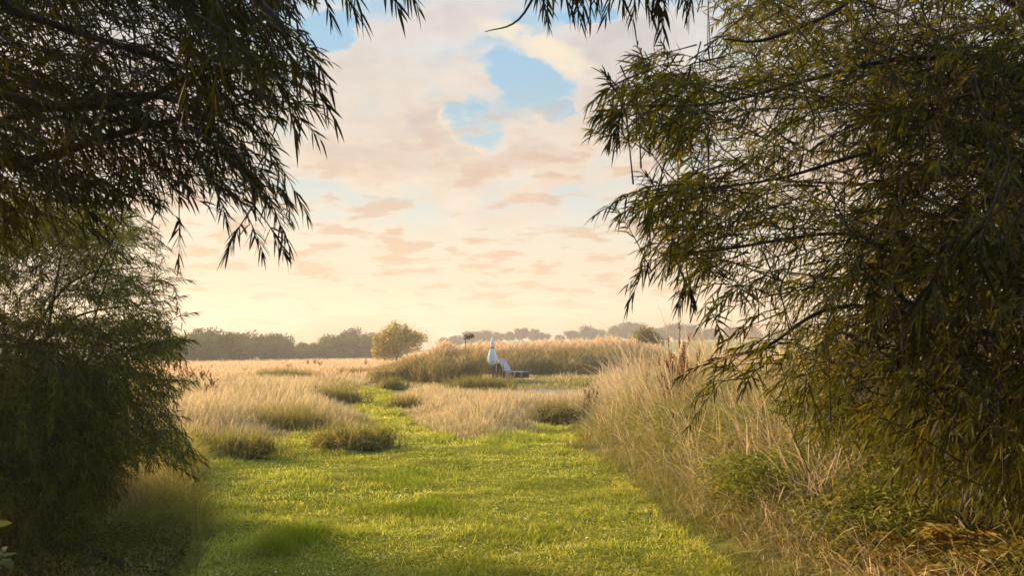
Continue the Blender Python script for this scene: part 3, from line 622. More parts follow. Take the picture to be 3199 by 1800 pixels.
dl_lab = {0: 'broad red dock plant beside the left willow tips', 1: 'dark red dock plant half hidden behind the left willow tips', 2: 'tall rusty dock spike alone in the meadow right of the willow tips', 3: 'short dark dock spike left of the tall rusty one',
          4: 'thin dock stalk in the middle meadow right of the rusty spike', 5: 'thin brown dock stalk in the pink field', 6: 'left one of the red dock spikes clustered in the pink field', 7: 'tallest red dock spike clustered in the pink field', 8: 'right one of the red dock spikes clustered in the pink field', 9: 'short brown dock stalk in front of the pink field', 10: 'tiny dark dock stalk in the pink field by the yellow tree',
          11: 'dark dock stalk at the left corner of the straw grass island', 12: 'brown dock stalk in the straw island below the nettle bush', 13: 'thin dock stalk in the straw island below the lounger', 14: 'taller dock stalk in the straw island below the lounger foot', 15: 'small dock stalk at the gravel edge', 16: 'red dock plant left of the pair rising from the tan bank tip', 17: 'tallest red dock plant rising from the tan bank tip', 18: 'low rusty dock plant at the lower left of the tan bank tip', 19: 'low rusty dock plant in the tan grass of the bank tip',
          20: 'dark red dock spike on the bank left of the tallest one', 21: 'tallest dark red dock spike rising above the bank to the skyline', 22: 'bushy red dock plant on the bank under the tallest spike', 23: 'thin red dock spike on the bank beside the right willow', 24: 'slim brown dock plant low on the bank left of the willow tips', 25: 'brown dock plant on the bank before the reed end'}
for j, (px, top, Y, s0) in enumerate(spots):
    X = (px - 1600) * Y / F; b = gz1(X, Y); hh = P(px, top, Y)[2] - b; s = max(.5, (hh + (.12 if j < 11 else 0)) / .95); f_ = 1.7 if j < 4 else 2.2 if j < 11 else .85
    if j < 4: o = docks[j]; o.location = (X, Y, b); o.scale = (s * f_, s * f_, s)
    else: o = copy_tree(docks[j % 4], (X, Y, b), random.uniform(0, 6.28), (s * f_, s * f_, s))
    tag(o, dl_lab[j], 'dock plant', 'red dock plants')

# ------------------------------------------------------------------ lounger and sculpture
LX, LY = .22, 47.0
lo = empty('wooden_lounger', (LX, LY, gz1(LX, LY)), R(-33))
tag(lo, 'weathered wooden lounger with pale slats on a dark plank base', 'lounger')
g = Geo()
for k_ in range(3):
    z = .15 + k_ * .115; c = rng.uniform(.8, 1.2) * np.ones(3)
    g.box((.03, -.38, z), (1.22, .03, .10), C=c); g.box((.03, .38, z), (1.22, .03, .10), C=c); g.box((.655, 0, z), (.03, .73, .10), C=c); g.box((-.595, 0, z), (.03, .73, .10), C=c)
g.box((.03, 0, .25), (1.18, .70, .30), C=np.array([.5, .5, .5])); g.build('base', M_DARKWOOD, lo)
g = Geo()
for k_ in range(9): g.box((-.50 + k_ * .135, 0, .455), (.115, .82, .035), C=np.ones(3) * random.uniform(.85, 1.15))
g.build('seat', M_PALEWOOD, lo)
g = Geo(); a = math.atan2(.70, .42); rot = [[-math.cos(a), 0, math.sin(a)], [0, 1, 0], [math.sin(a), 0, math.cos(a)]]
rot = np.array([[-math.cos(a), 0, -math.sin(a)], [0, 1, 0], [math.sin(a), 0, -math.cos(a)]])
for k_ in range(7):
    t = (k_ + .5) / 7; g.box((-.56 - .42 * t, 0, .49 + .70 * t), (.10, .80, .03), rot, C=np.ones(3) * random.uniform(.75, 1.15))
g.build('backrest', M_PALEWOOD, lo)
g = Geo()
for s_ in (-1, 1):
    g.box((-.60 - .42 * .5, s_ * .34, .82), (.80, .05, .05), rot)
    for k_ in range(6):
        z = .12 + k_ * .14; x1 = -.62 - .42 * max(0, (z - .49) / .7); g.box(((x1 - 1.02) / 2 - .0, s_ * .37, z), (abs(1.02 + x1), .028, .12), C=np.ones(3) * random.uniform(.9, 1.6))
for k_ in range(6): g.box((-1.03, 0, .12 + k_ * .14), (.03, .72, .12), C=np.ones(3) * random.uniform(.9, 1.6))
g.build('side_panel', M_DARKWOOD, lo)
g = Geo()
for k_ in range(6):
    for y_ in (-.37, .37): g.box((-1.19, y_, .12 + k_ * .14), (.32, .028, .12), C=np.ones(3) * random.uniform(.9, 1.6))
    g.box((-1.36, 0, .12 + k_ * .14), (.03, .72, .12), C=np.ones(3) * random.uniform(.9, 1.6))
g.box((-1.2, 0, .91), (.36, .78, .03)); g.build('head_box', M_DARKWOOD, lo)
for x_, y_, h in ((-1.36, -.40, .90), (-1.06, -.40, .95), (-.62, -.41, .86), (-1.06, .40, .95), (.20, -.42, .47), (-.62, .41, .5), (.66, -.41, .44)):
    g = Geo(); g.box((x_, y_, h / 2), (.06, .05, h)); g.build('post', M_GREYWOOD, lo)
g = Geo(); g.box((-.42, -.52, .07), (1.1, .16, .05)); g.box((-.42, -.50, .02), (1.0, .08, .05), C=np.array([.5, .5, .5])); g.build('foot_plank', M_GREYWOOD, lo)

SX, SY = -1.13, 46.3
so = empty('folded_parasol', (SX, SY, gz1(SX, SY)), R(4))
tag(so, 'folded pale blue-white parasol standing at the head of the lounger', 'parasol')
prof = [(.90, .08), (.97, .15), (1.06, .21), (1.18, .228), (1.32, .212), (1.46, .185), (1.60, .158), (1.72, .128), (1.80, .095), (1.86, .10), (1.96, .115), (2.10, .11), (2.24, .095), (2.34, .07), (2.41, .04), (2.45, .01)]
g = Geo(); n_ = 48; th = np.arange(n_) * 2 * np.pi / n_; V = []
for zz, rr in prof:
    k_ = smooth(np.array(zz), 2.0, 1.3); pl = 1 + (.12 + .30 * k_) * np.cos(8 * th + .6 * zz) - .35 * k_ * np.exp(-((th - 4.55) / .12) ** 2)
    V.append(np.stack([rr * pl * np.cos(th) * .88, rr * pl * np.sin(th) * .8, zz + (.06 * np.cos(8 * th) + .09 * np.cos(th - 4.6)) * k_ * (zz < 1.1) * -1], 1))
V = np.concatenate(V); i = np.arange(len(prof) - 1)[:, None] * n_; j = np.arange(n_)[None]; j2 = (j + 1) % n_
g.add(V, Q=np.stack([i + j, i + j2, i + n_ + j2, i + n_ + j], -1).reshape(-1, 4)); g.build('canopy', M_BLUEWOOD, so, True)
g = Geo(); g.tube([(0, 0, 1.78), (0, 0, 1.80), (0, 0, 1.83), (0, 0, 1.85)], [.108, .113, .113, .108], 20); g.build('tie_strap', M_GREYWOOD, so)
g = Geo(); g.tube([(0, 0, .0), (0, 0, 1.2), (0, 0, 2.44)], [.024, .024, .018], 10); g.build('pole', M_DARKWOOD, so)
g = Geo(); g.tube([(0, 0, .0), (0, 0, .05), (0, 0, .09), (0, 0, .12)], [.26, .25, .12, .03], 20); g.build('base', M_DARKWOOD, so)

# ------------------------------------------------------------------ willows
LEAF_T = np.array([0, .3, .68, 1.0]); LEAF_W = np.array([.25, 1.0, .72, 0])
def leaves(geo, o, d, l, w, sag, col):
    n = len(o); side = norm(np.cross(d, norm(rng.normal(size=(n, 3)) + np.array([0, 0, .6]))))
    t = LEAF_T[None, :, None]
    c = o[:, None] + d[:, None] * l[:, None, None] * t; c[:, :, 2] -= (l * sag)[:, None] * LEAF_T[None] ** 2
    hw = (w[:, None] * LEAF_W[None, :3] / 2)[:, :, None] * side[:, None]
    V = np.concatenate([np.stack([c[:, :3] - hw, c[:, :3] + hw], 2).reshape(n, 6, 3), c[:, 3:]], 1)
    off = (np.arange(n) * 7)[:, None, None]
    q = np.array([[0, 1, 3, 2], [2, 3, 5, 4]])[None] + off; tr = np.array([[4, 5, 6]])[None] + off
    geo.add(V.reshape(-1, 3), Q=q.reshape(-1, 4), T=tr.reshape(-1, 3), C=col[:, None].repeat(7, 1).reshape(-1, 3))
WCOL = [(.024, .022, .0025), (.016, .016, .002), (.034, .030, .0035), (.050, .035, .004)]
def twigs(gl, gw, base, dirs, L, leaf, width, nl=18, sag=.30, droop=.25, back=.45, cols=WCOL, wts=(4, 4, 3, 1), r=.0028):
    m = len(base); dirs = norm(dirs)
    def at(t): return base + dirs * (L * t)[:, None] - np.array([0, 0, 1.0])[None] * (L * droop * np.maximum(t, 0) ** 2)[:, None]
    for kk in range(nl):
        t = (kk + rng.random(m)) / nl * .92 + .08; p = at(t); tan = norm(at(t + .02) - p)
        ph = kk * 2.4 + rng.uniform(0, 1.2, m)
        a = norm(np.cross(tan, np.array([.2, .1, 1.0]))); b = np.cross(tan, a); side = a * np.cos(ph)[:, None] + b * np.sin(ph)[:, None]
        ang = (1.05 - .75 * t) * rng.uniform(.7, 1.2, m)
        d = norm(tan * np.cos(ang)[:, None] + side * np.sin(ang)[:, None] + np.array([0, 0, -.14]))
        l = leaf * rng.uniform(.65, 1.15, m) * (1 - .25 * t)
        leaves(gl, p, d, l, np.full(m, width) * rng.uniform(.8, 1.2, m), rng.uniform(.3, 1.4, m) * sag, pick(m, cols, wts))
    ts = np.array([-back, -.3, .1, .5, 1.0]); rr = np.array([1.7, 1.35, 1, .7, .3]) * r
    pts = np.stack([at(np.full(m, t)) for t in ts], 1); tan = norm(np.gradient(pts, axis=1)); a = norm(np.cross(tan, np.array([.2, .1, 1.0]))); b = np.cross(tan, a)
    th = np.arange(3) * 2.0944
    V = pts[:, :, None] + rr[None, :, None, None] * (a[:, :, None] * np.cos(th)[None, None, :, None] + b[:, :, None] * np.sin(th)[None, None, :, None])
    K = len(ts); i = np.arange(K - 1)[:, None] * 3; j = np.arange(3)[None]; j2 = (j + 1) % 3
    Q = np.stack([i + j, i + j2, i + 3 + j2, i + 3 + j], -1).reshape(1, -1, 4) + (np.arange(m) * K * 3)[:, None, None]
    gw.add(V.reshape(-1, 3), Q=Q.reshape(-1, 4))
def region(gl, gw, poly, Y0, Y1, n, origin, L=(.25, .5), leaf=.09, width=.0075, spread=.6, down=.25, clip=True, holes=(), **kw):
    poly = np.array(poly, float); lo_, hi_ = poly.min(0), poly.max(0)
    px = rng.uniform(lo_[0], hi_[0], n * 3); py = rng.uniform(lo_[1], hi_[1], n * 3); k = inpoly(px, py, poly)
    for (hx, hy, rx, ry, pr) in holes: k &= ~((((px - hx) / rx) ** 2 + ((py - hy) / ry) ** 2 < 1) & (rng.random(len(px)) < pr))
    px, py = px[k][:n], py[k][:n]; m = len(px)
    Y = rng.uniform(Y0, Y1, m); b = rays_at(px, py, Y); d = norm(norm(b - np.array(origin)) + rng.normal(size=(m, 3)) * spread + np.array([0, 0, -down]))
    l = rng.uniform(*L, m); dr = kw.get('droop', .25)
    tip = b + d * l[:, None]; tip[:, 2] -= l * dr
    tx, ty = proj(tip); tz = tip[:, 2]; ok = (tz > gz(tip[:, 0], tip[:, 1]) + .05) & (b[:, 2] > gz(b[:, 0], b[:, 1]) + .1)
    if clip:
        ok &= inpoly(tx, ty, poly); mid = b + d * l[:, None] * .5; mx_, my_ = proj(mid); ok &= inpoly(mx_, my_, poly)
    if m: twigs(gl, gw, b[ok], d[ok], l[ok], leaf, width, **kw)
def shade_box(gl, gw, n, X, Y, Z, origin):  # unseen twigs behind and above the camera, added to block sky light
    b = np.stack([rng.uniform(*X, n), rng.uniform(*Y, n), rng.uniform(*Z, n)], 1); px, py = proj(b)
    k = (b[:, 1] < -.35) | (py < -1000); k &= np.hypot(b[:, 0], b[:, 1]) > 1.3; b = b[k]
    d = norm(norm(b - np.array(origin)) + rng.normal(size=b.shape) * .6); d[:, 1] = np.where(b[:, 1] > -1, np.minimum(d[:, 1], .1), d[:, 1])
    twigs(gl, gw, b, d, rng.uniform(.4, .7, len(b)), .17, .022, nl=12)
def star(gl, gw, px, py, Y, dpx, dpy, L, leaf=.085, width=.0075, nl=20, **kw):
    b = P(px, py, Y); d = P(px + dpx, py + dpy, Y + random.uniform(-.1, .1)) - b
    twigs(gl, gw, b[None], d[None], np.array([L]), leaf, width, nl=nl, back=kw.pop('back', .7), **kw)
def limb(gb, wp, r0, r1):
    pts = np.array([P(*w_) if len(w_) == 3 and not isinstance(w_[0], str) else w_[1:] for w_ in wp], float)
    K = 6 * (len(pts) - 1) + 1; u = np.linspace(0, len(pts) - 1, K)
    pp = np.vstack([2 * pts[0] - pts[1], pts, 2 * pts[-1] - pts[-2]]); out = []
    for q_ in u:
        i = min(int(q_), len(pts) - 2); f = q_ - i; p0, p1, p2, p3 = pp[i:i + 4]
        out.append(.5 * ((2 * p1) + (-p0 + p2) * f + (2 * p0 - 5 * p1 + 4 * p2 - p3) * f * f + (-p0 + 3 * p1 - 3 * p2 + p3) * f ** 3))
    gb.tube(out, np.linspace(r0, r1, K), 7)
def W(x, y, z): return ('w', x, y, z)
def finish(name, label, loc, gl, gw, gb):
    o = empty(name, loc)
    for g_ in (gl, gw, gb): g_.V = [v - np.array(loc) for v in g_.V]
    gb.build('trunk', M_BARK, o, True); gw.build('twigs', M_BARK, o); gl.build('crown', M_WILLOW, o)
    return tag(o, label, 'willow')

# near willow, upper left: its branches hang over the view
gl, gw, gb = Geo(), Geo(), Geo()
T1 = [(-350, -350), (1010, -350), (980, 40), (910, 60), (970, 110), (1045, 200), (1015, 300), (960, 350), (880, 430), (880, 500), (900, 560), (920, 640), (930, 690), (900, 740), (820, 700), (760, 730), (720, 660), (640, 590), (590, 620), (560, 690), (530, 730), (470, 690), (390, 740), (300, 760), (150, 740), (60, 790), (-350, 840)]
O1 = (-3.4, 3.2, 2.6)
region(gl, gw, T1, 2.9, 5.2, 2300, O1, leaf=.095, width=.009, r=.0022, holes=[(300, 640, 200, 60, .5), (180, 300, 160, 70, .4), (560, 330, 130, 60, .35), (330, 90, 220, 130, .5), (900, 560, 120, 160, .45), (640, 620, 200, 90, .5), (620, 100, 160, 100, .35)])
region(gl, gw, [(500, -200), (800, -200), (860, 60), (960, 190), (960, 320), (900, 330), (820, 400), (700, 420), (560, 200)], 2.15, 2.7, 55, (-2.2, 2.2, 3.2), L=(.22, .36), leaf=.105, width=.0095, spread=.4, down=.5, nl=14)
for a_ in [(890, 150, 2.2, 110, 120, .2), (910, 120, 2.3, 80, 60, .18), (840, 130, 2.2, 60, 160, .22), (700, 60, 2.2, -20, 140, .22), (600, 20, 2.2, -10, 130, .22), (870, 300, 3.0, 140, 20, .2), (890, 340, 3.2, 110, 60, .2), (850, 480, 3.4, 90, 120, .26), (830, 600, 3.4, 60, 110, .22), (760, 690, 3.4, -40, 60, .14), (780, 690, 3.4, 40, 70, .16), (830, 690, 3.5, 60, 80, .16), (560, 660, 3.6, 0, 90, .2), (660, 560, 3.4, 40, 80, .2)]: star(gl, gw, *a_[:6] + (a_[5] * 1.2,)) if False else star(gl, gw, a_[0], a_[1], a_[2], a_[3], a_[4], a_[5], leaf=.1, width=.0085)
for px in (760, 800, 850, 900, 960, 1010, 1060, 1120, 1200, 1260): star(gl, gw, px - 40, -110 + random.uniform(-15, 10), 2.2 + random.uniform(-.15, .3), random.uniform(30, 90), 80, .14, leaf=.085, width=.008, nl=16)
limb(gb, [W(-3.4, 2.7, -.1), W(-3.3, 2.8, 1.3), W(-3.0, 2.9, 2.4), W(-2.4, 2.9, 3.2)], .16, .07)
limb(gb, [W(-3.2, 2.8, 2.0), (-200, -40, 3.0), (60, 40, 3.1), (400, 150, 3.2), (640, 230, 3.3)], .03, .006)
limb(gb, [W(-3.3, 2.8, 1.6), (-200, 340, 3.2), (150, 330, 3.3), (420, 320, 3.4), (640, 215, 3.5), (820, 240, 3.5)], .03, .006)
limb(gb, [W(-3.3, 2.8, 1.5), (-250, 560, 3.4), (100, 500, 3.5), (330, 430, 3.5), (520, 380, 3.5), (860, 300, 3.6)], .035, .006)
limb(gb, [W(-3.3, 2.8, 1.6), (-100, 420, 3.4), (500, 300, 3.4), (760, 520, 3.4), (800, 690, 3.5)], .025, .004)
limb(gb, [W(-2.6, 2.9, 3.0), (500, -200, 2.5), (820, 20, 2.3), (900, 110, 2.25)], .03, .005)
limb(gb, [W(-2.6, 2.9, 3.0), (600, -330, 2.4), (1000, -160, 2.3), (1240, -90, 2.3)], .02, .004)
shade_box(gl, gw, 3400, (-6, -.1), (-5, 2.2), (2.7, 5.2), (-3.4, 2.7, 2.5))  # unseen light-blocking foliage, built into this crown
shade_box(gl, gw, 3400, (-7, 0), (-6.5, -3.2), (0, 4.5), (-3.4, -1, 1))
shade_box(gl, gw, 600, (-6.5, -3.6), (-3, 2.2), (0, 3.5), (-3.4, 0, 1))
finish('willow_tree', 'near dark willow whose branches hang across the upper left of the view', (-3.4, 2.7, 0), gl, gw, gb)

# second willow, lower left
gl, gw, gb = Geo(), Geo(), Geo()
T2 = [(-350, 560), (120, 600), (300, 610), (430, 650), (480, 700), (540, 770), (520, 820), (570, 850), (590, 900), (560, 960), (550, 1020), (600, 1050), (570, 1120), (540, 1180), (600, 1180), (630, 1200), (570, 1260), (560, 1330), (620, 1380), (650, 1450), (600, 1490), (520, 1470), (440, 1480), (390, 1560), (320, 1650), (250, 1700), (120, 1720), (-350, 1790)]
O2 = (-4.7, 6.9, 1.6)
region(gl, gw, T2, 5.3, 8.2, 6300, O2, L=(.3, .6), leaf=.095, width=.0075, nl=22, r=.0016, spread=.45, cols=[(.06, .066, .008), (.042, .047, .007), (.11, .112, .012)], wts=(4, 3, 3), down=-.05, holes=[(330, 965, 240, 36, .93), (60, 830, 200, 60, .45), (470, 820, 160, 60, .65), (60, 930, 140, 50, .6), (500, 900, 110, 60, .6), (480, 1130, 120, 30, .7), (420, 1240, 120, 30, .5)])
region(gl, gw, [(-350, 1120), (420, 1120), (400, 1400), (330, 1640), (-350, 1760)], 5.8, 8.2, 1900, O2, L=(.3, .6), leaf=.09, width=.009)
for a_ in [(470, 960, 6.2, 100, -60, .3), (500, 1020, 6.2, 120, -80, .32), (480, 880, 6.3, 110, -30, .3), (510, 1190, 6.0, 110, -20, .28), (520, 1400, 6.0, 110, 20, .3), (500, 1440, 6.0, 110, 30, .3), (440, 720, 6.3, 90, 30, .3), (530, 1080, 6.2, 60, -25, .2), (480, 1300, 6.1, 100, -20, .3)]: star(gl, gw, a_[0], a_[1], a_[2], a_[3], a_[4], a_[5], leaf=.08, width=.0075, nl=24)
for k_, (x_, y_, rx, ry) in enumerate([(-4.4, 6.9, -4.9, 7.2), (-4.7, 6.7, -5.3, 6.3), (-4.2, 7.2, -3.7, 7.6), (-4.9, 7.3, -5.2, 8.0), (-4.0, 6.6, -3.5, 6.3)]): limb(gb, [W(x_, y_, -.1), W((x_ + rx) / 2, (y_ + ry) / 2, 1.5), W(rx, ry, 2.8)], .02, .005)
for e in [(520, 940, 6.3), (560, 1190, 6.1), (480, 1300, 6.2), (440, 1440, 6.2), (480, 830, 6.4), (300, 1100, 6.6)]: limb(gb, [W(-4.4, 6.9, .6 + random.random()), (200, e[1] + 70, 6.5), e], .018, .003)
finish('willow_tree', 'feathery willow shrub filling the lower left of the view beside the lawn', (-4.4, 6.9, 0), gl, gw, gb)

# near willow on the right
GCOL = [(.068, .064, .006), (.048, .048, .005), (.095, .086, .007), (.13, .096, .010)]
gl, gw, gb = Geo(), Geo(), Geo()
T3 = [(2130, -350), (3600, -350), (3600, 1560), (3150, 1520), (2900, 1440), (2760, 1400), (2640, 1440), (2560, 1380), (2540, 1260), (2580, 1180), (2480, 1120), (2400, 1090), (2330, 1040), (2300, 960), (2310, 900), (2280, 850), (2180, 930), (2120, 900), (2050, 890), (2000, 860), (1985, 780), (2020, 700), (1920, 690), (1910, 640), (1960, 590), (2080, 560), (2090, 510), (1980, 480), (1930, 430), (1850, 400), (1840, 350), (1900, 290), (1960, 240), (1950, 170), (2000, 130), (2080, 150), (2160, 190), (2230, 130), (2180, 40)]
O3 = (3.7, 4.4, 1.9)
region(gl, gw, [(2420, 1080), (2720, 1080), (2780, 1490), (2640, 1450), (2480, 1380), (2400, 1250), (2320, 1180)], 4.0, 6.5, 300, O3, leaf=.095, width=.008, cols=GCOL)
region(gl, gw, T3, 3.0, 6.2, 3300, O3, leaf=.09, width=.008, spread=.55, cols=GCOL, wts=(4, 3, 3, 2), holes=[(2600, 520, 150, 80, .7), (2870, 640, 220, 80, .6), (2300, 110, 120, 90, .5), (2480, 800, 150, 100, .55), (2380, 690, 110, 60, .6), (2420, 400, 110, 60, .4), (2450, 980, 120, 60, .5)])
region(gl, gw, [(2600, 100), (3600, 0), (3600, 1520), (2950, 1430), (2650, 1200)], 3.2, 7.5, 2600, O3, leaf=.1, width=.010)  # darker leaf colours carry the shade of the crown's right half
region(gl, gw, [(2640, 1120), (3600, 1100), (3600, 1720), (3060, 1660), (2880, 1590), (2760, 1500), (2650, 1380)], 4.0, 7.0, 1100, O3, leaf=.1, width=.009, cols=GCOL)
region(gl, gw, [(2720, 600), (3199, 560), (3300, 1000), (2900, 1080), (2760, 980)], 1.75, 2.3, 20, (2.6, 2.2, 2.4), L=(.2, .3), leaf=.125, width=.011, spread=.3, down=.8, nl=12)
for lobe_, nn in (([(2200, 170), (2080, 140), (1960, 130), (1930, 230), (1830, 330), (1830, 400), (1950, 490), (2120, 530), (2260, 430)], 130), ([(2260, 510), (2050, 560), (1910, 620), (1910, 700), (2010, 720), (1980, 800), (2020, 890), (2150, 930), (2330, 850)], 130), ([(2450, 1050), (2270, 1060), (2150, 1120), (2180, 1250), (2300, 1230), (2420, 1150)], 34), ([(2400, 850), (2260, 850), (2190, 960), (2230, 1060), (2400, 1050)], 34)):
    region(gl, gw, lobe_, 3.0, 4.2, nn, O3, L=(.14, .30), leaf=.10, width=.0085, spread=.55, cols=GCOL, nl=14)
for a_ in [(1950, 330, 3.1, -60, 50, .07), (1930, 300, 3.1, -30, -70, .10), (1945, 330, 3.1, -90, 10, .10), (1940, 340, 3.1, -20, 90, .09), (1960, 330, 3.1, -50, 80, .1), (2060, 250, 3.2, -60, -90, .14), (2100, 240, 3.2, -20, -90, .15), (2010, 600, 3.3, -90, 20, .16), (2060, 600, 3.3, -40, -60, .12), (2050, 780, 3.3, -40, 60, .15), (2080, 790, 3.3, -70, 40, .15), (2130, 850, 3.4, 30, 60, .1), (2150, 875, 3.4, 10, 60, .08), (2160, 870, 3.4, -30, 50, .08), (2240, 120, 3.3, -70, 60, .15), (2290, 1110, 3.8, -100, 20, .2), (2300, 1120, 3.8, -110, 80, .2), (2260, 1190, 3.9, -60, 60, .2), (2380, 930, 3.8, -100, 20, .22), (2360, 1010, 3.8, -100, 40, .2)]: star(gl, gw, a_[0], a_[1], a_[2], a_[3], a_[4], a_[5] * 1.4, leaf=.088, width=.008)
for px in range(1650, 2200, 26): star(gl, gw, px, -95 + random.uniform(-25, 15), 2.1 + random.uniform(-.1, .3), random.uniform(-40, 60), 100, random.uniform(.08, .15), leaf=.074, width=.0068, nl=14)
limb(gb, [W(3.9, 4.2, -.1), W(3.8, 4.2, 1.4), W(3.4, 4.1, 2.6), W(2.8, 3.9, 3.6)], .16, .06)
limb(gb, [W(3.8, 4.2, 1.8), (3199, 260, 4.0), (2870, 180, 3.9), (2560, 240, 3.8), (2250, 320, 3.5), (1960, 330, 3.1)], .024, .002)
limb(gb, [W(3.5, 4.1, 2.5), (3000, -100, 3.8), (2560, 60, 3.6), (2380, 125, 3.5), (2260, 120, 3.4)], .02, .003)
limb(gb, [W(3.8, 4.2, 1.7), (3050, 420, 4.0), (2700, 480, 3.9), (2420, 560, 3.7), (2060, 600, 3.4)], .02, .002)
limb(gb, [W(3.8, 4.2, 1.3), (3000, 1020, 4.0), (2620, 960, 3.9), (2400, 1080, 3.9), (2280, 1110, 3.8)], .02, .003)
limb(gb, [W(3.8, 4.2, 1.4), (2900, 980, 4.0), (2700, 740, 3.9), (2250, 780, 3.5), (2080, 800, 3.3)], .018, .002)
limb(gb, [W(2.9, 3.9, 3.5), (2700, -330, 2.9), (2100, -190, 2.4), (1760, -110, 2.2), (1620, 60, 2.25), (1515, 98, 2.25)], .011, .0012)
shade_box(gl, gw, 3400, (.1, 6), (-5, 2.2), (2.7, 5.2), (3.7, 2.7, 2.5))  # unseen foliage round the camera, added here to shade the near branches
shade_box(gl, gw, 3400, (0, 7), (-6.5, -3.2), (0, 4.5), (3.4, -1, 1))
shade_box(gl, gw, 1200, (3.4, 6.5), (-3, 2.2), (0, 3.5), (3.4, 0, 1))
finish('willow_tree', 'large near willow leaning in across the right side of the view', (3.9, 4.2, 0), gl, gw, gb)

# golden willow behind the near right one
gl, gw, gb = Geo(), Geo(), Geo()
T4 = [(2330, -250), (3700, -250), (3700, 1350), (2900, 1330), (2620, 1230), (2450, 1090), (2330, 1000), (2350, 860), (2260, 760), (2250, 560), (2330, 380), (2240, 200)]
region(gl, gw, T4, 7.2, 10.5, 1500, (6.0, 9, 2.4), L=(.35, .7), leaf=.10, width=.011, cols=[(.11, .085, .014), (.15, .11, .018), (.08, .07, .012)], wts=(3, 2, 2), holes=[(2600, 560, 260, 160, .6), (2900, 640, 300, 120, .5)])
limb(gb, [W(6.0, 9, -.1), W(5.9, 9, 2), W(5.5, 8.9, 4.5)], .18, .05)
for e in [(2350, 300, 8.4), (2400, 560, 8.2), (2450, 850, 8.2), (2600, 1100, 8.2)]: limb(gb, [W(5.9, 9, 1.6 + random.random()), (2900, e[1] + 60, 8.8), e], .05, .01)
finish('willow_tree', 'golden-brown willow standing behind the large near right willow', (6.0, 9, 0), gl, gw, gb)

# ------------------------------------------------------------------ bank plants
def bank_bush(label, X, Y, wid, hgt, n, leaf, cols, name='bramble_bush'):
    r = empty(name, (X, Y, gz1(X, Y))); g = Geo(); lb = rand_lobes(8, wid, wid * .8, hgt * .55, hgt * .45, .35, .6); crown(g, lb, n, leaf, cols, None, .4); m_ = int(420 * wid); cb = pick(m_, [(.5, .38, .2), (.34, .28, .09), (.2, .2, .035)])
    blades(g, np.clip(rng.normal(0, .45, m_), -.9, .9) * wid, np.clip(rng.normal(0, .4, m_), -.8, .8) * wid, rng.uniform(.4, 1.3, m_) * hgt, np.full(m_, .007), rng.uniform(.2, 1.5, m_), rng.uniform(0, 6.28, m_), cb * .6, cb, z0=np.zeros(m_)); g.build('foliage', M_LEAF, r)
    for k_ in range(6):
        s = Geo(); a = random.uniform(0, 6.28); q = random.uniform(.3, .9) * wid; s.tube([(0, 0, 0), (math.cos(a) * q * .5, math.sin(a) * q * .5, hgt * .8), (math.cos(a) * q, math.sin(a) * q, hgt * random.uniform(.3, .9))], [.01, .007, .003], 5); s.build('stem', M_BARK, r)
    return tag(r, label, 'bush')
GB = [(.15, .145, .026), (.10, .105, .02), (.21, .18, .04), (.30, .22, .08)]
bank_bush('green bramble bush on the bank under the right willow tips', 2.75, 8.2, .9, .55, 3200, .05, GB)
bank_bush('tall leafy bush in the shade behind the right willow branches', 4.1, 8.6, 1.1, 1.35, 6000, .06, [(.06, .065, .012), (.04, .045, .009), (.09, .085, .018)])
bank_bush('green nettle mound at the lawn side of the bank', 2.25, 10.6, .6, .85, 3000, .05, [(.11, .11, .025), (.08, .085, .02)], 'nettle_bush')
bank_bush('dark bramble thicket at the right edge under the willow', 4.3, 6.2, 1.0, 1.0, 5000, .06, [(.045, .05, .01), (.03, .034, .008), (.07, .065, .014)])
bank_bush('low green bramble in front of the bracken', 2.55, 6.5, .6, .34, 1800, .045, GB)
bank_bush('dense bush closing the far side of the bank behind the tall grass', 6.2, 13.5, 1.8, 1.6, 5000, .1, [(.10, .09, .025), (.07, .065, .018)])
bank_bush('leafy shadowed bush in the lower right corner of the view', 3.35, 4.75, .45, .45, 2600, .05, [(.08, .085, .014), (.05, .055, .01), (.14, .12, .02)])
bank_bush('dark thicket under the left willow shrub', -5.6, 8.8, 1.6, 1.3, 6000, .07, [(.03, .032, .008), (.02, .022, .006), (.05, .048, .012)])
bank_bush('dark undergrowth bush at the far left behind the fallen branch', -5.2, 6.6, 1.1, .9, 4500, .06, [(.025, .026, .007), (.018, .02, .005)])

undergrowth('bank_undergrowth', 'low green weeds and leaves tangled under the bank grass', 80000, s_under, lambda x, y: (.35 + .7 * fb(x, y, 1.2, 61)) * (.4 + .6 * smooth(y, 5, 9)), .055, [(.17, .165, .025), (.11, .115, .018), (.24, .21, .04), (.36, .26, .11)], (4, 4, 3, 1))
def s_green(n):
    c = np.array([(2.65, 9.2, .7), (2.15, 7.2, .45), (2.6, 11.2, .7), (2.75, 6.2, .5), (3.6, 9.5, .8), (3.1, 7.4, .5)])
    k = rng.integers(0, len(c), n); x = c[k, 0] + rng.normal(0, .5, n) * c[k, 2]; y = c[k, 1] + rng.normal(0, .55, n) * c[k, 2]; q = outside(x, y) & (x > xr(y) + .1); return x[q], y[q]
undergrowth('bank_weeds', 'patches of bright green weeds growing up through the bank grass', 42000, s_green, lambda x, y: (.45 + .5 * fb(x, y, 1.6, 67)) * (.55 + .45 * smooth(y, 5.5, 9)), .06, [(.20, .20, .03), (.13, .145, .022), (.28, .25, .05), (.09, .10, .016)], (4, 4, 2, 2))
def s_leftu(n):
    y = rng.uniform(4.6, 8.5, n); x = np.interp(y, [4.3, 5, 6.6, 8.2], [-1.95, -2.1, -2.6, -3.3]) - rng.random(n) ** 1.3 * 3.5; k = outside(x, y); return x[k], y[k]
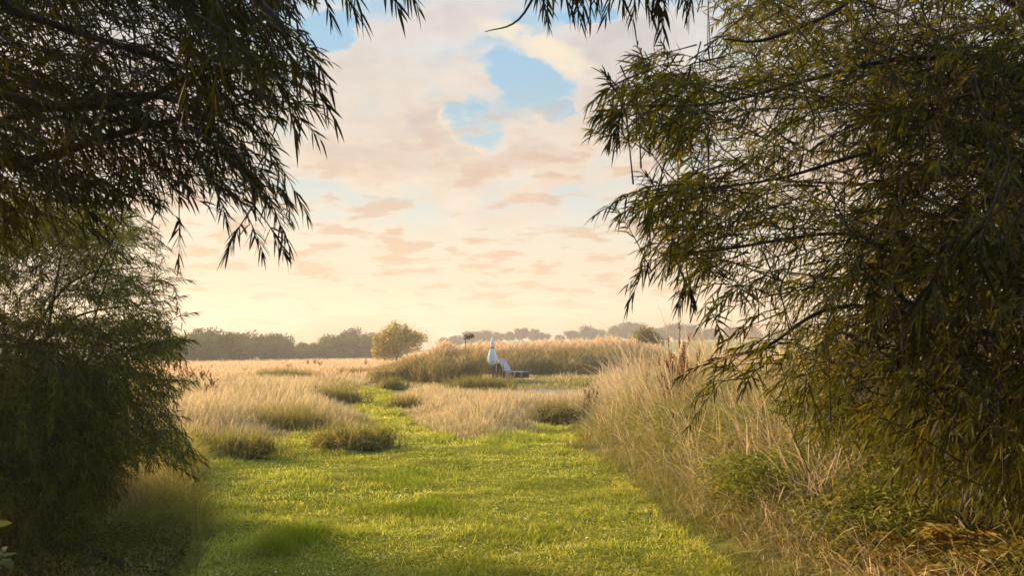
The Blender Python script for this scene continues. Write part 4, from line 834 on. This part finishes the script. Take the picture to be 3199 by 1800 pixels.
undergrowth('shade_undergrowth', 'low dark weeds on the shaded ground below the left willow', 16000, s_leftu, lambda x, y: .05 + .28 * fb(x, y, 1.2, 63), .05, [(.06, .06, .012), (.04, .042, .01), (.10, .095, .02)])
# bracken
def bracken(label, X, Y, nf, ln, cols):
    r = empty('bracken_plant', (X, Y, gz1(X, Y)))
    for f_ in range(nf):
        a = random.uniform(0, 6.28); L_ = ln * random.uniform(.7, 1.1); g = Geo(); ts = np.linspace(0, 1, 46); el = random.uniform(.7, 1.2)
        sp_ = np.stack([np.cos(a) * L_ * ts * .75, np.sin(a) * L_ * ts * .75, L_ * (el * ts - .75 * ts ** 2)], 1); sp_[:, 2] = np.maximum(sp_[:, 2], .02)
        g.tube(sp_, np.linspace(.004, .001, 46), 4, C=np.array([.16, .09, .03]))
        sd2 = np.array([-math.sin(a), math.cos(a), 0]); n_ = 40
        for s_ in (-1, 1):
            b = sp_[5:45]; wl_ = L_ * .20 * np.sin(np.linspace(.55, 2.95, n_)); d = norm(np.tile(sd2 * s_, (n_, 1)) + np.gradient(sp_, axis=0)[5:45] * 14 + rng.normal(size=(n_, 3)) * .3)
            leaves(g, b, d, wl_, np.full(n_, L_ * .02), np.full(n_, .25), pick(n_, cols))
        g.build('frond', M_LEAF, r)
    return tag(r, label, 'bracken')
BR = [(.27, .16, .035), (.22, .14, .03), (.20, .165, .035)]
bracken('rusty orange bracken plant at the lower right below the willow', 2.75, 5.3, 16, .75, BR)
bracken('yellow-brown bracken plant at the right edge in the willow shade', 3.35, 5.6, 15, .8, [(.20, .14, .025), (.16, .13, .02), (.26, .15, .03)])
bracken('green-gold bracken plant nearest the bottom right of the lawn', 2.35, 4.9, 12, .55, [(.20, .17, .03), (.26, .17, .04)])
bracken('upright rusty bracken on the bank among the straw under the willow tips', 3.0, 8.9, 12, 1.0, BR)

# broad-leaved sapling, mossy branch, dead wood
r = empty('broadleaf_sapling', (-1.98, 3.0, gz1(-1.98, 3.0))); g = Geo(); g2 = Geo()
for (bx, hx, hz) in ((0, .05, 1.25), (-.06, .12, .9), (.02, .16, .6)):
    pts = [np.array((bx, 0, 0)), np.array(((bx + hx) / 2, -.02, hz * .55)), np.array((hx, 0, hz))]; g.tube(pts, [.01, .007, .003], 5)
    m_ = 16; t = rng.random(m_) * .75 + .25; o_ = np.stack([bx + (hx - bx) * t, np.zeros(m_), hz * t], 1); a = rng.uniform(0, 6.28, m_)
    d = norm(np.stack([np.cos(a), np.sin(a), rng.uniform(-.2, .5, m_)], 1)); leaves(g2, o_ + d * .02, d, rng.uniform(.06, .1, m_), rng.uniform(.035, .05, m_), np.full(m_, .4), pick(m_, [(.055, .07, .03), (.07, .085, .04)]))
g.build('stem', M_BARK, r); g2.build('leaves', M_LEAF, r); tag(r, 'sapling with oval grey-green leaves at the lower left edge', 'sapling')
def ground_stick(name, label, pts, r0, r1, m, cat, rise=0.0):
    w_ = [gpt(*p_) for p_ in pts]; c0_ = w_[0]; o = Geo(); P3 = []
    for i_, (a_, b_) in enumerate(w_): P3.append((a_ - c0_[0], b_ - c0_[1], gz1(a_, b_) - gz1(*c0_) + r0 * .7 + rise * math.sin(i_ / (len(w_) - 1) * 3.14)))
    o.tube(P3, np.linspace(r0, r1, len(P3)), 8); q_ = o.build(name, m, None, True); q_.location = (c0_[0], c0_[1], gz1(*c0_)); return tag(q_, label, cat)
ground_stick('fallen_branch', 'mossy fallen branch lying on the dark ground at the lower left', [(40, 1700), (110, 1702), (160, 1722), (190, 1745), (240, 1738), (300, 1762), (360, 1775), (420, 1785)], .05, .025, M_MOSS, 'branch', .05)
ground_stick('dead_branch', 'pale dead branch lying at the edge of the lawn by the bank', [(1965, 1622), (2010, 1618), (2050, 1612), (2105, 1606)], .018, .008, M_GREYWOOD, 'branch')

# ------------------------------------------------------------------ haze
hz = Geo(); hz.box((0, 190, 11), (860, 540, 26)); hm, ht, ho = mat('haze_air')
pv = ht.nodes.new('ShaderNodeVolumePrincipled'); pv.inputs['Color'].default_value = (.97, .88, .78, 1); pv.inputs['Density'].default_value = .0009; pv.inputs['Anisotropy'].default_value = .25
ht.links.new(pv.outputs[0], ho.inputs['Volume'])
tag(hz.build('haze', hm), 'warm evening haze over the meadow', 'haze', kind='stuff')
